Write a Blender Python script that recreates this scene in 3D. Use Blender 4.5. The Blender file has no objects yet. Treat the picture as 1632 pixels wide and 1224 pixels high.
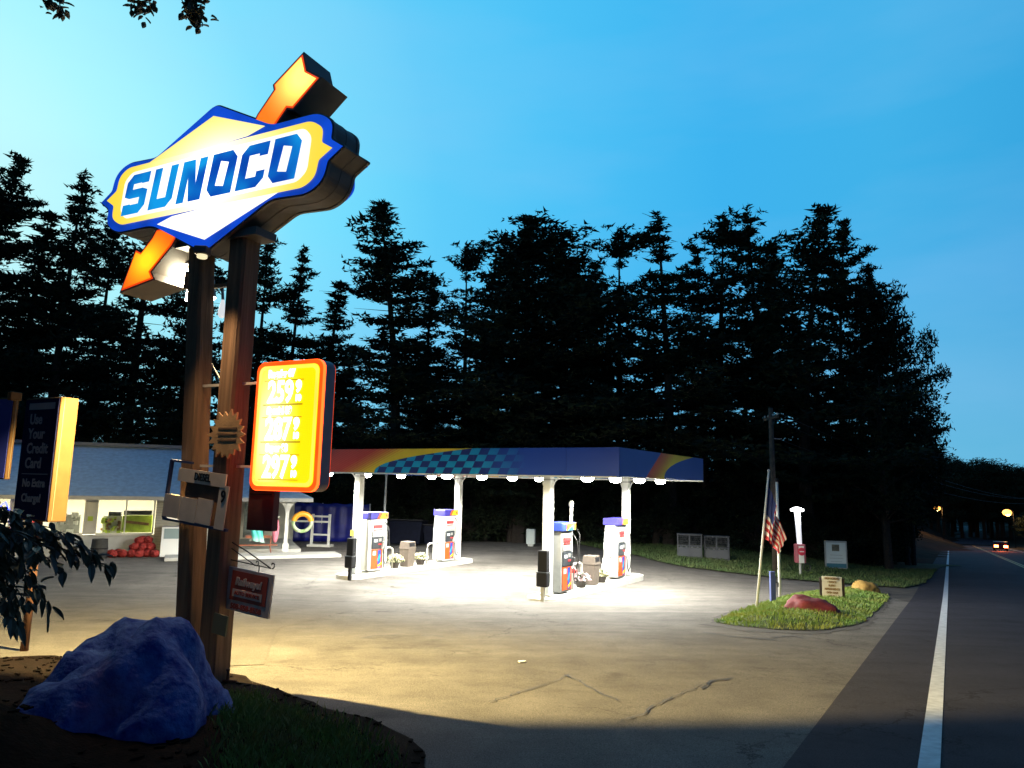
import bpy, bmesh, math, random
import numpy as np
from mathutils import Vector, Matrix
C = bpy.context.scene.collection
PI = math.pi
rnd = random.Random(7)
R = math.radians

# ------------------------------------------------------------------ camera geometry
F, CX, CY = 1120.0, 816.0, 612.0
TH, RO = R(8.0), R(1.3)
EYE = Vector((0, 0, 3.6))
U0 = Vector((0, -math.sin(TH), math.cos(TH))); F0 = Vector((0, math.cos(TH), math.sin(TH)))
CR = math.cos(RO) * Vector((1, 0, 0)) + math.sin(RO) * U0
CU = -math.sin(RO) * Vector((1, 0, 0)) + math.cos(RO) * U0
def ray(px, py): return F0 + (px - CX) / F * CR + (CY - py) / F * CU
def at(px, py, Y):
    d = ray(px, py); return EYE + d * (Y / d.y)
RA = R(31.63); RD = (math.sin(RA), math.cos(RA))
def sm(t):
    t = min(1.0, max(0.0, t)); return t * t * (3 - 2 * t)
def prof(Y): return 1.9 - .076 * Y if Y < 25 else max(-.060 * (Y - 25), -9.0)
def froad(X, Y): return -((X + .28) * RD[1] - Y * RD[0])
def g(X, Y):
    s = prof(Y); l = max(1.9 - .084 * Y, 0.0)
    return s + (l - s) * sm((froad(X, Y) - 1.5) / 12)
def gh(X, Y):
    f = froad(X, Y)
    z = g(X, Y) + sm((Y - 56) / 40) * 6.0 * sm((f - 10) / 15)
    if f < -11: z += sm((-f - 11) / 30) * 5 * sm((Y - 40) / 60)
    return z
def gnd(px, py):
    d = ray(px, py); t = .5
    while t < 300:
        p = EYE + d * t
        if p.z < g(p.x, p.y):
            a, b = t - .25, t
            for _ in range(20):
                m = (a + b) / 2; p = EYE + d * m
                if p.z < g(p.x, p.y): b = m
                else: a = m
            return p
        t += .25
    return EYE + d * 300

cam = bpy.data.cameras.new('camera'); co = bpy.data.objects.new('camera', cam); C.objects.link(co)
cam.sensor_width = 36; cam.lens = F / 1632 * 36; cam.clip_end = 3000; cam.clip_start = .05
co.matrix_world = Matrix(((CR.x, CU.x, -F0.x, 0), (CR.y, CU.y, -F0.y, 0), (CR.z, CU.z, -F0.z, 3.6), (0, 0, 0, 1)))
bpy.context.scene.camera = co

# ------------------------------------------------------------------ materials
MC = {}
def mat(name, col, rough=.7, metal=0.0, var=.0, scale=6.0, emis=None, es=0.0, bump=0.0, bscale=40.0, col2=None, spec=.5):
    if name in MC: return MC[name]
    m = bpy.data.materials.new(name); m.use_nodes = True; nt = m.node_tree; N = nt.nodes; L = nt.links
    b = N['Principled BSDF']; b.inputs['Base Color'].default_value = (*col, 1); b.inputs['Roughness'].default_value = rough
    b.inputs['Metallic'].default_value = metal; b.inputs['Specular IOR Level'].default_value = spec
    tc = N.new('ShaderNodeTexCoord')
    if var > 0 or col2:
        n = N.new('ShaderNodeTexNoise'); n.inputs['Scale'].default_value = scale; n.inputs['Detail'].default_value = 6
        L.new(tc.outputs['Object'], n.inputs['Vector'])
        r = N.new('ShaderNodeValToRGB'); r.color_ramp.elements[0].position = .32; r.color_ramp.elements[1].position = .68
        c2 = col2 or tuple(min(1, c * (1 + var)) for c in col); c1 = col if col2 else tuple(c * (1 - var) for c in col)
        r.color_ramp.elements[0].color = (*c1, 1); r.color_ramp.elements[1].color = (*c2, 1)
        L.new(n.outputs['Fac'], r.inputs['Fac']); L.new(r.outputs['Color'], b.inputs['Base Color'])
    if emis: b.inputs['Emission Color'].default_value = (*emis, 1); b.inputs['Emission Strength'].default_value = es
    if bump > 0:
        n = N.new('ShaderNodeTexNoise'); n.inputs['Scale'].default_value = bscale; n.inputs['Detail'].default_value = 5
        L.new(tc.outputs['Object'], n.inputs['Vector'])
        bp = N.new('ShaderNodeBump'); bp.inputs['Strength'].default_value = bump; bp.inputs['Distance'].default_value = .02
        L.new(n.outputs['Fac'], bp.inputs['Height']); L.new(bp.outputs['Normal'], b.inputs['Normal'])
    MC[name] = m
    return m
def glow(name, col, es, var=0.0, scale=1.5, col2=None, base=(.5, .5, .5)):
    """a backlit or lit surface; the light comes unevenly through it"""
    if name in MC: return MC[name]
    m = mat(name, base, .4, emis=col, es=es); nt = m.node_tree; N = nt.nodes; L = nt.links; b = N['Principled BSDF']
    if var > 0:
        tc = N.new('ShaderNodeTexCoord'); n = N.new('ShaderNodeTexNoise'); n.inputs['Scale'].default_value = scale; n.inputs['Detail'].default_value = 1
        L.new(tc.outputs['Object'], n.inputs['Vector'])
        mr = N.new('ShaderNodeMapRange'); mr.inputs['From Min'].default_value = .35; mr.inputs['From Max'].default_value = .65
        mr.inputs['To Min'].default_value = es * (1 - var); mr.inputs['To Max'].default_value = es * (1 + var)
        L.new(n.outputs['Fac'], mr.inputs['Value']); L.new(mr.outputs['Result'], b.inputs['Emission Strength'])
        if col2:
            mx = N.new('ShaderNodeMix'); mx.data_type = 'RGBA'; mx.inputs['A'].default_value = (*col, 1); mx.inputs['B'].default_value = (*col2, 1)
            mr2 = N.new('ShaderNodeMapRange'); mr2.inputs['From Min'].default_value = .4; mr2.inputs['From Max'].default_value = .6
            L.new(n.outputs['Fac'], mr2.inputs['Value']); L.new(mr2.outputs['Result'], mx.inputs['Factor']); L.new(mx.outputs['Result'], b.inputs['Emission Color'])
    return m
def tubeglow(name, cA, cB, sA, sB, center, rad):
    """backlit plastic, hottest in front of the lamps inside the cabinet"""
    if name in MC: return MC[name]
    m = mat(name, tuple(.35 * c for c in cA), .35, emis=cA, es=sA); nt = m.node_tree; N = nt.nodes; L = nt.links; b = N['Principled BSDF']
    tc = N.new('ShaderNodeTexCoord'); mp = N.new('ShaderNodeMapping'); mp.vector_type = 'TEXTURE'
    mp.inputs['Location'].default_value = center; mp.inputs['Scale'].default_value = rad
    gr = N.new('ShaderNodeTexGradient'); gr.gradient_type = 'QUADRATIC_SPHERE'
    L.new(tc.outputs['Object'], mp.inputs['Vector']); L.new(mp.outputs['Vector'], gr.inputs['Vector'])
    mx = N.new('ShaderNodeMix'); mx.data_type = 'RGBA'; mx.inputs['A'].default_value = (*cA, 1); mx.inputs['B'].default_value = (*cB, 1)
    mr = N.new('ShaderNodeMapRange'); mr.inputs['To Min'].default_value = sA; mr.inputs['To Max'].default_value = sB
    cl = N.new('ShaderNodeMath'); cl.operation = 'MULTIPLY'; cl.inputs[1].default_value = 2.0; cl.use_clamp = True
    L.new(gr.outputs['Fac'], cl.inputs[0])
    L.new(cl.outputs[0], mx.inputs['Factor']); L.new(cl.outputs[0], mr.inputs['Value'])
    L.new(mx.outputs['Result'], b.inputs['Emission Color']); L.new(mr.outputs['Result'], b.inputs['Emission Strength'])
    return m

# ------------------------------------------------------------------ mesh helpers
class MB:
    def __init__(s): s.bm = bmesh.new()
    def box(s, c, d, rz=0, rx=0, ry=0, bev=0.0, taper=1.0):
        r = bmesh.ops.create_cube(s.bm, size=1); vs = r['verts']
        for v in vs:
            k = taper if v.co.z > 0 else 1.0
            v.co = Vector((v.co.x * d[0] * k, v.co.y * d[1] * k, v.co.z * d[2]))
        if bev > 0:
            es = list({e for v in vs for e in v.link_edges})
            rr = bmesh.ops.bevel(s.bm, geom=es, offset=bev, segments=2, affect='EDGES', profile=.5)
            vs = list({v for f in rr['faces'] for v in f.verts} | {v for v in vs if v.is_valid})
        M = Matrix.Translation(c) @ Matrix.Rotation(rz, 4, 'Z') @ Matrix.Rotation(ry, 4, 'Y') @ Matrix.Rotation(rx, 4, 'X')
        for v in vs: v.co = M @ v.co
        return s
    def tube(s, pts, r, seg=8, r2=None, cap=True):
        pts = [Vector(p) for p in pts]; n = len(pts); rings = []
        up = Vector((0, 0, 1))
        for i, p in enumerate(pts):
            d = (pts[min(i + 1, n - 1)] - pts[max(i - 1, 0)]).normalized()
            a = d.cross(up)
            if a.length < .05: a = d.cross(Vector((0, 1, 0)))
            a.normalize(); b = d.cross(a)
            rr = r if r2 is None else r + (r2 - r) * i / (n - 1)
            rings.append([s.bm.verts.new(p + a * math.cos(2 * PI * k / seg) * rr + b * math.sin(2 * PI * k / seg) * rr) for k in range(seg)])
        for i in range(n - 1):
            for k in range(seg):
                s.bm.faces.new((rings[i][k], rings[i][(k + 1) % seg], rings[i + 1][(k + 1) % seg], rings[i + 1][k]))
        if cap: s.bm.faces.new(rings[0][::-1]); s.bm.faces.new(rings[-1])
        return s
    def lathe(s, c, prof_, seg=20):
        rings = []
        for (r, z) in prof_:
            rings.append([s.bm.verts.new((c[0] + math.cos(2 * PI * k / seg) * r, c[1] + math.sin(2 * PI * k / seg) * r, c[2] + z)) for k in range(seg)])
        for i in range(len(rings) - 1):
            for k in range(seg): s.bm.faces.new((rings[i][k], rings[i][(k + 1) % seg], rings[i + 1][(k + 1) % seg], rings[i + 1][k]))
        s.bm.faces.new(rings[0][::-1]); s.bm.faces.new(rings[-1])
        return s
    def prism(s, pts, y0, y1):
        """outline in x,z extruded from y0 (front) to y1"""
        a = [s.bm.verts.new((p[0], y0, p[1])) for p in pts]; b = [s.bm.verts.new((p[0], y1, p[1])) for p in pts]
        s.bm.faces.new(a); s.bm.faces.new(b[::-1]); n = len(pts)
        for i in range(n): s.bm.faces.new((a[i], b[i], b[(i + 1) % n], a[(i + 1) % n]))
        return s
    def quad(s, *p): s.bm.faces.new([s.bm.verts.new(q) for q in p]); return s
    def torus(s, c, R1, r, axis='Y', seg=28, sg=10, arc=(0, 2 * PI)):
        rings = []; full = abs(arc[1] - arc[0] - 2 * PI) < .01; nn = seg if full else seg + 1
        for i in range(nn):
            a = arc[0] + (arc[1] - arc[0]) * i / seg; ring = []
            for k in range(sg):
                b = 2 * PI * k / sg; rr = R1 + r * math.cos(b); h = r * math.sin(b)
                x, z = rr * math.cos(a), rr * math.sin(a)
                ring.append(s.bm.verts.new((c[0] + x, c[1] + h, c[2] + z) if axis == 'Y' else (c[0] + h, c[1] + x, c[2] + z)))
            rings.append(ring)
        for i in range(nn if full else nn - 1):
            for k in range(sg): s.bm.faces.new((rings[i][k], rings[i][(k + 1) % sg], rings[(i + 1) % nn][(k + 1) % sg], rings[(i + 1) % nn][k]))
        return s
    def build(s, name, m, parent=None, smooth=False, loc=None):
        bmesh.ops.recalc_face_normals(s.bm, faces=s.bm.faces)
        me = bpy.data.meshes.new(name); s.bm.to_mesh(me); s.bm.free()
        return link(name, me, m, parent, smooth, loc)
def link(name, me, m, parent=None, smooth=False, loc=None):
    me.materials.append(m)
    if smooth:
        me.polygons.foreach_set('use_smooth', [True] * len(me.polygons))
    o = bpy.data.objects.new(name, me); C.objects.link(o)
    if parent: o.parent = parent
    if loc: o.location = loc
    return o
def tag(o, label, cat, group=None, kind=None):
    if label: o['label'] = label
    if cat: o['category'] = cat
    if group: o['group'] = group
    if kind: o['kind'] = kind
    return o
def thing(name, label, cat, loc, rz=0, group=None):
    o = bpy.data.objects.new(name, None); C.objects.link(o); o.location = loc; o.rotation_euler = (0, 0, rz)
    return tag(o, label, cat, group)
def struct(o): o['kind'] = 'structure'; return o
def copy_tree(o, parent=None):
    c = o.copy(); C.objects.link(c)
    if parent: c.parent = parent
    for ch in [x for x in bpy.data.objects if x.parent == o]: copy_tree(ch, c)
    return c
def curve_mesh(cu):
    o = bpy.data.objects.new('tmp', cu); C.objects.link(o); bpy.context.view_layer.update()
    me = bpy.data.meshes.new_from_object(o.evaluated_get(bpy.context.evaluated_depsgraph_get()))
    C.objects.unlink(o); bpy.data.objects.remove(o)
    me.transform(Matrix.Rotation(PI / 2, 4, 'X')); return me
def text(name, body, size, m, parent, loc, ext=.003, bold=.0, sx=1.0, rot=None, align='CENTER', shear=0):
    cu = bpy.data.curves.new('t', 'FONT'); cu.body = body; cu.size = size; cu.extrude = ext; cu.offset = bold
    cu.align_x = align; cu.align_y = 'CENTER'; cu.shear = shear; cu.resolution_u = 3
    me = curve_mesh(cu); me.transform(Matrix.Diagonal((sx, 1, 1, 1)))
    if rot: me.transform(rot)
    me.transform(Matrix.Translation(loc)); me.name = name
    return link(name, me, m, parent)
def shape2d(name, loops, m, parent, y=0.0, ext=.003, flip=False):
    """flat plate in x,z with holes, ext = half thickness"""
    cu = bpy.data.curves.new('s', 'CURVE'); cu.dimensions = '2D'; cu.fill_mode = 'BOTH'; cu.extrude = ext
    for lp in loops:
        sp = cu.splines.new('POLY'); sp.points.add(len(lp) - 1)
        for i, p in enumerate(lp): sp.points[i].co = (p[0], p[1], 0, 1)
        sp.use_cyclic_u = True
    me = curve_mesh(cu)
    if flip: me.transform(Matrix.Diagonal((1, -1, 1, 1)))
    me.transform(Matrix.Translation((0, y, 0)))
    if flip: me.flip_normals()
    return link(name, me, m, parent)
def rrect(x0, z0, x1, z1, r, n=6):
    out = []
    for cx, cz, a0 in ((x1 - r, z1 - r, 0), (x0 + r, z1 - r, 90), (x0 + r, z0 + r, 180), (x1 - r, z0 + r, 270)):
        for k in range(n + 1):
            a = R(a0 + 90 * k / n); out.append((cx + r * math.cos(a), cz + r * math.sin(a)))
    return out
def roundpoly(pts, rs, n=5):
    """round the corners of an outline; rs = radius per corner"""
    out = []; N_ = len(pts)
    for i, p in enumerate(pts):
        r = rs[i] if isinstance(rs, (list, tuple)) else rs
        if r <= 0: out.append(p); continue
        p = Vector(p); a = (Vector(pts[i - 1]) - p).normalized(); b = (Vector(pts[(i + 1) % N_]) - p).normalized()
        s0, s1 = p + a * r, p + b * r
        for k in range(n + 1):
            t = k / n; q = s0 * (1 - t) ** 2 + p * 2 * t * (1 - t) + s1 * t * t; out.append((q.x, q.y))
    return out
def sheet(name, poly, m, zoff=0.0, step=1.0, hf=None, parent=None):
    """a thin ground sheet with clean edges that follows the terrain"""
    bm = bmesh.new(); bm.faces.new([bm.verts.new((p[0], p[1], 0)) for p in poly])
    bmesh.ops.triangulate(bm, faces=bm.faces)
    xs = [p[0] for p in poly]; ys = [p[1] for p in poly]
    for ax, lo, hi in ((0, min(xs), max(xs)), (1, min(ys), max(ys))):
        k = math.ceil(lo / step) * step
        while k < hi:
            co_ = (k, 0, 0) if ax == 0 else (0, k, 0); no = (1, 0, 0) if ax == 0 else (0, 1, 0)
            bmesh.ops.bisect_plane(bm, geom=bm.verts[:] + bm.edges[:] + bm.faces[:], plane_co=co_, plane_no=no, dist=1e-5)
            k += step
    f = hf or g
    for v in bm.verts: v.co.z = f(v.co.x, v.co.y) + zoff
    for fc in bm.faces:
        if fc.normal.z < 0: fc.normal_flip()
    me = bpy.data.meshes.new(name); bm.to_mesh(me); bm.free()
    return link(name, me, m, parent, smooth=True)

# ------------------------------------------------------------------ sky and light
W = bpy.data.worlds.new('World'); bpy.context.scene.world = W; W.use_nodes = True
nt = W.node_tree; N = nt.nodes; L = nt.links; bg = N['Background']
tc = N.new('ShaderNodeTexCoord')
# dusk sky: the glow of the set sun on the left horizon, deepening to blue away from it
glowdir = ray(-250, 330).normalized()
dp = N.new('ShaderNodeVectorMath'); dp.operation = 'DOT_PRODUCT'; dp.inputs[1].default_value = glowdir
nz = N.new('ShaderNodeVectorMath'); nz.operation = 'NORMALIZE'
L.new(tc.outputs['Generated'], nz.inputs[0]); L.new(nz.outputs[0], dp.inputs[0])
rp = N.new('ShaderNodeValToRGB'); cr = rp.color_ramp
cr.elements[0].position = 0.0; cr.elements[0].color = (.003, .03, .14, 1)
cr.elements[1].position = 1.0; cr.elements[1].color = (.60, 1.0, 1.0, 1)
for p, c in ((.12, (.030, .35, .71)), (.35, (.05, .44, .81)), (.52, (.045, .45, .86)), (.68, (.07, .53, .92)), (.80, (.11, .60, .95)), (.90, (.20, .76, 1.0)), (.965, (.42, .93, 1.0))):
    e_ = cr.elements.new(p); e_.color = (*c, 1)
L.new(dp.outputs['Value'], rp.inputs['Fac'])
sx = N.new('ShaderNodeSeparateXYZ'); L.new(nz.outputs[0], sx.inputs[0])
zn_ = N.new('ShaderNodeMapRange'); zn_.inputs['From Min'].default_value = .60; zn_.inputs['From Max'].default_value = .85; L.new(sx.outputs['Z'], zn_.inputs['Value'])
zm_ = N.new('ShaderNodeMix'); zm_.data_type = 'RGBA'; zm_.inputs['B'].default_value = (.004, .03, .14, 1); L.new(zn_.outputs['Result'], zm_.inputs['Factor']); L.new(rp.outputs['Color'], zm_.inputs['A'])
hz = N.new('ShaderNodeMapRange'); hz.inputs['From Min'].default_value = .0; hz.inputs['From Max'].default_value = .26
hz.inputs['To Min'].default_value = .62; hz.inputs['To Max'].default_value = 0
L.new(sx.outputs['Z'], hz.inputs['Value'])
hm = N.new('ShaderNodeMix'); hm.data_type = 'RGBA'; hm.inputs['B'].default_value = (.20, .57, .74, 1)
L.new(hz.outputs['Result'], hm.inputs['Factor']); L.new(zm_.outputs['Result'], hm.inputs['A'])
# thin, barely visible veils of cloud
cn = N.new('ShaderNodeTexNoise'); cn.inputs['Scale'].default_value = 1.6; cn.inputs['Detail'].default_value = 5
cm = N.new('ShaderNodeMapping'); cm.inputs['Scale'].default_value = (1, 1, 4); L.new(nz.outputs[0], cm.inputs['Vector']); L.new(cm.outputs[0], cn.inputs['Vector'])
c2 = N.new('ShaderNodeMapRange'); c2.inputs['From Min'].default_value = .45; c2.inputs['From Max'].default_value = .75; c2.inputs['To Max'].default_value = .24
L.new(cn.outputs['Fac'], c2.inputs['Value'])
cmx = N.new('ShaderNodeMix'); cmx.data_type = 'RGBA'; cmx.inputs['B'].default_value = (.35, .62, .95, 1)
L.new(c2.outputs['Result'], cmx.inputs['Factor']); L.new(hm.outputs['Result'], cmx.inputs['A'])
# a little of the real twilight atmosphere on top
st = N.new('ShaderNodeTexSky'); st.sky_type = 'NISHITA'; st.sun_disc = False; st.sun_elevation = R(-2); st.sun_rotation = R(-42)
ad = N.new('ShaderNodeMix'); ad.data_type = 'RGBA'; ad.blend_type = 'ADD'; ad.inputs['Factor'].default_value = .03
L.new(cmx.outputs['Result'], ad.inputs['A']); L.new(st.outputs['Color'], ad.inputs['B'])
L.new(ad.outputs['Result'], bg.inputs['Color']); bg.inputs['Strength'].default_value = 1.0
sc = bpy.context.scene
sc.view_settings.view_transform = 'Standard'; sc.view_settings.look = 'None'; sc.view_settings.exposure = 0; sc.view_settings.gamma = 1
sc.cycles.use_denoising = True; sc.cycles.max_bounces = 5; sc.cycles.sample_clamp_indirect = 4
def light(name, kind, loc, power, col, direction=None, parent=None, **k):
    l = bpy.data.lights.new(name, kind); l.energy = power; l.color = col
    for a, b in k.items(): setattr(l, a, b)
    o = bpy.data.objects.new(name, l); C.objects.link(o); o.location = loc
    if direction: o.rotation_euler = Vector(direction).to_track_quat('-Z', 'Y').to_euler()
    if parent: o.parent = parent
    return o
light('sun', 'SUN', (0, 0, 60), .03, (.6, .8, 1.0), direction=(.75, .55, -.12), angle=R(20))

# ------------------------------------------------------------------ ground, lot, road
m_ground = mat('dirt', (.022, .018, .012), .95, var=.4, scale=.6, spec=.05)
bm = bmesh.new()
def axis(lo, hi, flo, fhi, f, c):
    a = []; x = lo
    while x < hi:
        a.append(x); x += f if flo <= x < fhi else c
    a.append(hi); return a
XS = axis(-300, 420, -40, 60, 1, 12); YS = axis(-40, 700, -8, 70, 1, 10)
vg = [[bm.verts.new((x, y, gh(x, y) - .06)) for x in XS] for y in YS]
for j in range(len(YS) - 1):
    for i in range(len(XS) - 1): bm.faces.new((vg[j][i], vg[j][i + 1], vg[j + 1][i + 1], vg[j + 1][i]))
me = bpy.data.meshes.new('ground'); bm.to_mesh(me); bm.free(); struct(link('ground', me, m_ground, smooth=True))

def asphalt(name, c_lo, c_hi, patch=None, tint=None, crack=True, gscale=90):
    m = bpy.data.materials.new(name); m.use_nodes = True; nt = m.node_tree; N = nt.nodes; L = nt.links; b = N['Principled BSDF']
    b.inputs['Roughness'].default_value = .82; b.inputs['Specular IOR Level'].default_value = .15
    tc = N.new('ShaderNodeTexCoord')
    def noise(s, d=6, r=.6, vec=None):
        n = N.new('ShaderNodeTexNoise'); n.inputs['Scale'].default_value = s; n.inputs['Detail'].default_value = d; n.inputs['Roughness'].default_value = r
        L.new(vec or tc.outputs['Object'], n.inputs['Vector']); return n
    big = noise(.22); mid = noise(1.7); fine = noise(gscale, 2)
    r1 = N.new('ShaderNodeValToRGB'); r1.color_ramp.elements[0].position = .3; r1.color_ramp.elements[1].position = .72
    r1.color_ramp.elements[0].color = (*c_lo, 1); r1.color_ramp.elements[1].color = (*c_hi, 1)
    a = N.new('ShaderNodeMath'); a.operation = 'MULTIPLY_ADD'; a.inputs[1].default_value = .5; L.new(mid.outputs['Fac'], a.inputs[0])
    h = N.new('ShaderNodeMath'); h.operation = 'MULTIPLY'; h.inputs[1].default_value = .5; L.new(big.outputs['Fac'], h.inputs[0]); L.new(h.outputs[0], a.inputs[2])
    L.new(a.outputs[0], r1.inputs['Fac'])
    # aggregate speckle
    mr = N.new('ShaderNodeMapRange'); mr.inputs['From Min'].default_value = .3; mr.inputs['From Max'].default_value = .7; mr.inputs['To Min'].default_value = .45; mr.inputs['To Max'].default_value = 1.55
    L.new(fine.outputs['Fac'], mr.inputs['Value'])
    mu = N.new('ShaderNodeMix'); mu.data_type = 'RGBA'; mu.blend_type = 'MULTIPLY'; mu.inputs['Factor'].default_value = 1
    L.new(r1.outputs['Color'], mu.inputs['A']); L.new(mr.outputs['Result'], mu.inputs['B']); last = mu.outputs['Result']
    if crack:
        for (sc_, w_, amt, wn) in ((.16, .0035, .75, .35), (.62, .010, .35, .3)):
            wz = noise(.9, 8, .7); ws = N.new('ShaderNodeMix'); ws.data_type = 'VECTOR'; ws.inputs['Factor'].default_value = wn
            sh = N.new('ShaderNodeMapping'); sh.inputs['Location'].default_value = (3.3 + sc_ * 7, 1.2, 0); L.new(tc.outputs['Object'], sh.inputs['Vector'])
            ad_ = N.new('ShaderNodeVectorMath'); ad_.operation = 'ADD'; L.new(sh.outputs[0], ad_.inputs[0])
            sc2 = N.new('ShaderNodeVectorMath'); sc2.operation = 'SCALE'; sc2.inputs['Scale'].default_value = 1.6; L.new(wz.outputs['Color'], sc2.inputs[0]); L.new(sc2.outputs[0], ad_.inputs[1])
            v = N.new('ShaderNodeTexVoronoi'); v.feature = 'DISTANCE_TO_EDGE'; v.inputs['Scale'].default_value = sc_; L.new(ad_.outputs[0], v.inputs['Vector'])
            lt = N.new('ShaderNodeMapRange'); lt.inputs['From Min'].default_value = w_ * .3; lt.inputs['From Max'].default_value = w_; lt.inputs['To Min'].default_value = amt; lt.inputs['To Max'].default_value = 0
            L.new(v.outputs['Distance'], lt.inputs['Value'])
            gate = noise(.35, 2); gm = N.new('ShaderNodeMapRange'); gm.inputs['From Min'].default_value = .45; gm.inputs['From Max'].default_value = .55; L.new(gate.outputs['Fac'], gm.inputs['Value'])
            pm = N.new('ShaderNodeMath'); pm.operation = 'MULTIPLY'; L.new(lt.outputs['Result'], pm.inputs[0]); L.new(gm.outputs['Result'], pm.inputs[1])
            k = N.new('ShaderNodeMix'); k.data_type = 'RGBA'; k.inputs['B'].default_value = (.012, .011, .01, 1)
            L.new(pm.outputs[0], k.inputs['Factor']); L.new(last, k.inputs['A']); last = k.outputs['Result']
    if crack:
        mp = N.new('ShaderNodeMapping'); mp.inputs['Rotation'].default_value = (0, 0, R(-24)); mp.inputs['Scale'].default_value = (.12, 1.3, 1); L.new(tc.outputs['Object'], mp.inputs['Vector'])
        tn = noise(1.0, 4, .55, mp.outputs[0]); tm = N.new('ShaderNodeMapRange'); tm.inputs['From Min'].default_value = .35; tm.inputs['From Max'].default_value = .65; tm.inputs['To Min'].default_value = .86; tm.inputs['To Max'].default_value = 1.1
        L.new(tn.outputs['Fac'], tm.inputs['Value'])
        sn = noise(.55, 7, .65); sp_ = N.new('ShaderNodeMapRange'); sp_.inputs['From Min'].default_value = .60; sp_.inputs['From Max'].default_value = .72; sp_.inputs['To Min'].default_value = 1; sp_.inputs['To Max'].default_value = .55
        L.new(sn.outputs['Fac'], sp_.inputs['Value']); pr_ = N.new('ShaderNodeMath'); pr_.operation = 'MULTIPLY'; L.new(tm.outputs['Result'], pr_.inputs[0]); L.new(sp_.outputs['Result'], pr_.inputs[1])
        m2 = N.new('ShaderNodeMix'); m2.data_type = 'RGBA'; m2.blend_type = 'MULTIPLY'; m2.inputs['Factor'].default_value = 1; L.new(last, m2.inputs['A']); L.new(pr_.outputs[0], m2.inputs['B']); last = m2.outputs['Result']
    L.new(last, b.inputs['Base Color'])
    bp = N.new('ShaderNodeBump'); bp.inputs['Strength'].default_value = .8; bp.inputs['Distance'].default_value = .02
    L.new(fine.outputs['Fac'], bp.inputs['Height']); L.new(bp.outputs['Normal'], b.inputs['Normal'])
    return m
m_lot = asphalt('lot asphalt', (.088, .080, .072), (.195, .178, .157))
m_patch = asphalt('newer asphalt patch', (.095, .087, .078), (.18, .163, .145), crack=False)
m_apron = asphalt('old concrete apron', (.24, .23, .21), (.33, .32, .29), crack=False)
m_road = asphalt('road asphalt', (.034, .031, .039), (.060, .056, .066), crack=True, gscale=120)
def rp_(s, lat):
    """a point s metres along the road and lat metres to the left of its edge line"""
    return (-.28 + RD[0] * s - RD[1] * lat, RD[1] * s + RD[0] * lat)
lot = [(-60, -12), rp_(-14, .9), rp_(62, .9), (31, 60), (20, 43), (-60, 43)]
lot = [(-60, -12)] + [rp_(s, .9) for s in range(-14, 64, 6)] + [rp_(64, 6), (20, 44), (-60, 44)]
struct(sheet('parking_lot', lot, m_lot, .0, 1.0))
# patches of other asphalt in the lot
P = lambda *l: [(gnd(*p).x, gnd(*p).y) for p in l]
struct(sheet('asphalt_patch', P((358, 1062), (420, 1060), (442, 1003), (575, 968), (560, 958), (360, 992)), m_patch, .008, .5))
# long tarred crack across the lot
m_tar = mat('tar', (.012, .011, .011), .6)
def crackline(px, w0):
    mb = MB(); pts = [gnd(*p) for p in px]; fine = []
    for a, b in zip(pts, pts[1:]):
        for k in range(8): fine.append(a.lerp(b, k / 8) + Vector((rnd.uniform(-.03, .03), rnd.uniform(-.03, .03), 0)))
    fine.append(pts[-1])
    for i, (a, b) in enumerate(zip(fine, fine[1:])):
        w = w0 * rnd.uniform(.3, 1.0); d = (b - a).normalized(); n = Vector((-d.y, d.x, 0)) * w
        q = [a - n, a + n, b + n, b - n]
        mb.quad(*[(p.x, p.y, g(p.x, p.y) + .013) for p in q])
    return mb
for nm, l, w in (('c', [(985, 1152), (1010, 1145), (1055, 1120), (1100, 1100), (1130, 1088), (1168, 1082)], .013), ('c', [(1120, 1100), (1138, 1085), (1160, 1083)], .02),
                 ('c', [(575, 1018), (600, 1014), (640, 1013)], .03), ('c', [(672, 1014), (690, 1013), (706, 1016)], .03), ('c', [(1120, 1008), (1160, 1015), (1215, 1019), (1240, 1022)], .05),
                 ('c', [(780, 1120), (830, 1105), (890, 1085), (905, 1076)], .012), ('c', [(900, 1075), (945, 1098), (985, 1118)], .012), ('c', [(1230, 1017), (1262, 1014), (1285, 1020)], .03)):
    struct(crackline(l, w).build('pavement_crack', m_tar))
# oil stains
for (x, y, a) in ((640, 935, .35), (760, 990, .3), (485, 963, .0)):
    if a: 
        c = gnd(x, y); struct(sheet('oil_stain', [(c.x + a * math.cos(t / 14 * 2 * PI) * rnd.uniform(.7, 1.2), c.y + a * math.sin(t / 14 * 2 * PI) * rnd.uniform(.7, 1.2)) for t in range(14)], m_patch, .010, .5))
# road ribbon
def ribbon(name, l0, l1, m, zoff, s0=-14, s1=330, step=1.0, parent=None):
    bm = bmesh.new(); prev = None; s = s0; nl = max(1, int(abs(l1 - l0) / 1.5))
    while s <= s1:
        row = []
        for k in range(nl + 1):
            x, y = rp_(s, l0 + (l1 - l0) * k / nl); row.append(bm.verts.new((x, y, prof(y) + zoff)))
        if prev:
            for k in range(nl): bm.faces.new((prev[k], row[k], row[k + 1], prev[k + 1]))
        prev = row; s += step if s < 80 else 5
    bmesh.ops.recalc_face_normals(bm, faces=bm.faces)
    if bm.faces[:][0].normal.z < 0: bmesh.ops.reverse_faces(bm, faces=bm.faces)
    me = bpy.data.meshes.new(name); bm.to_mesh(me); bm.free(); return link(name, me, m, parent, smooth=True)
road = struct(ribbon('road', .95, -10.3, m_road, .014))
m_white = mat('worn white road paint', (.60, .60, .60), .6, var=.18, scale=9, bump=.2)
m_yel = mat('worn yellow road paint', (.50, .33, .06), .6, var=.3, scale=7)
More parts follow.
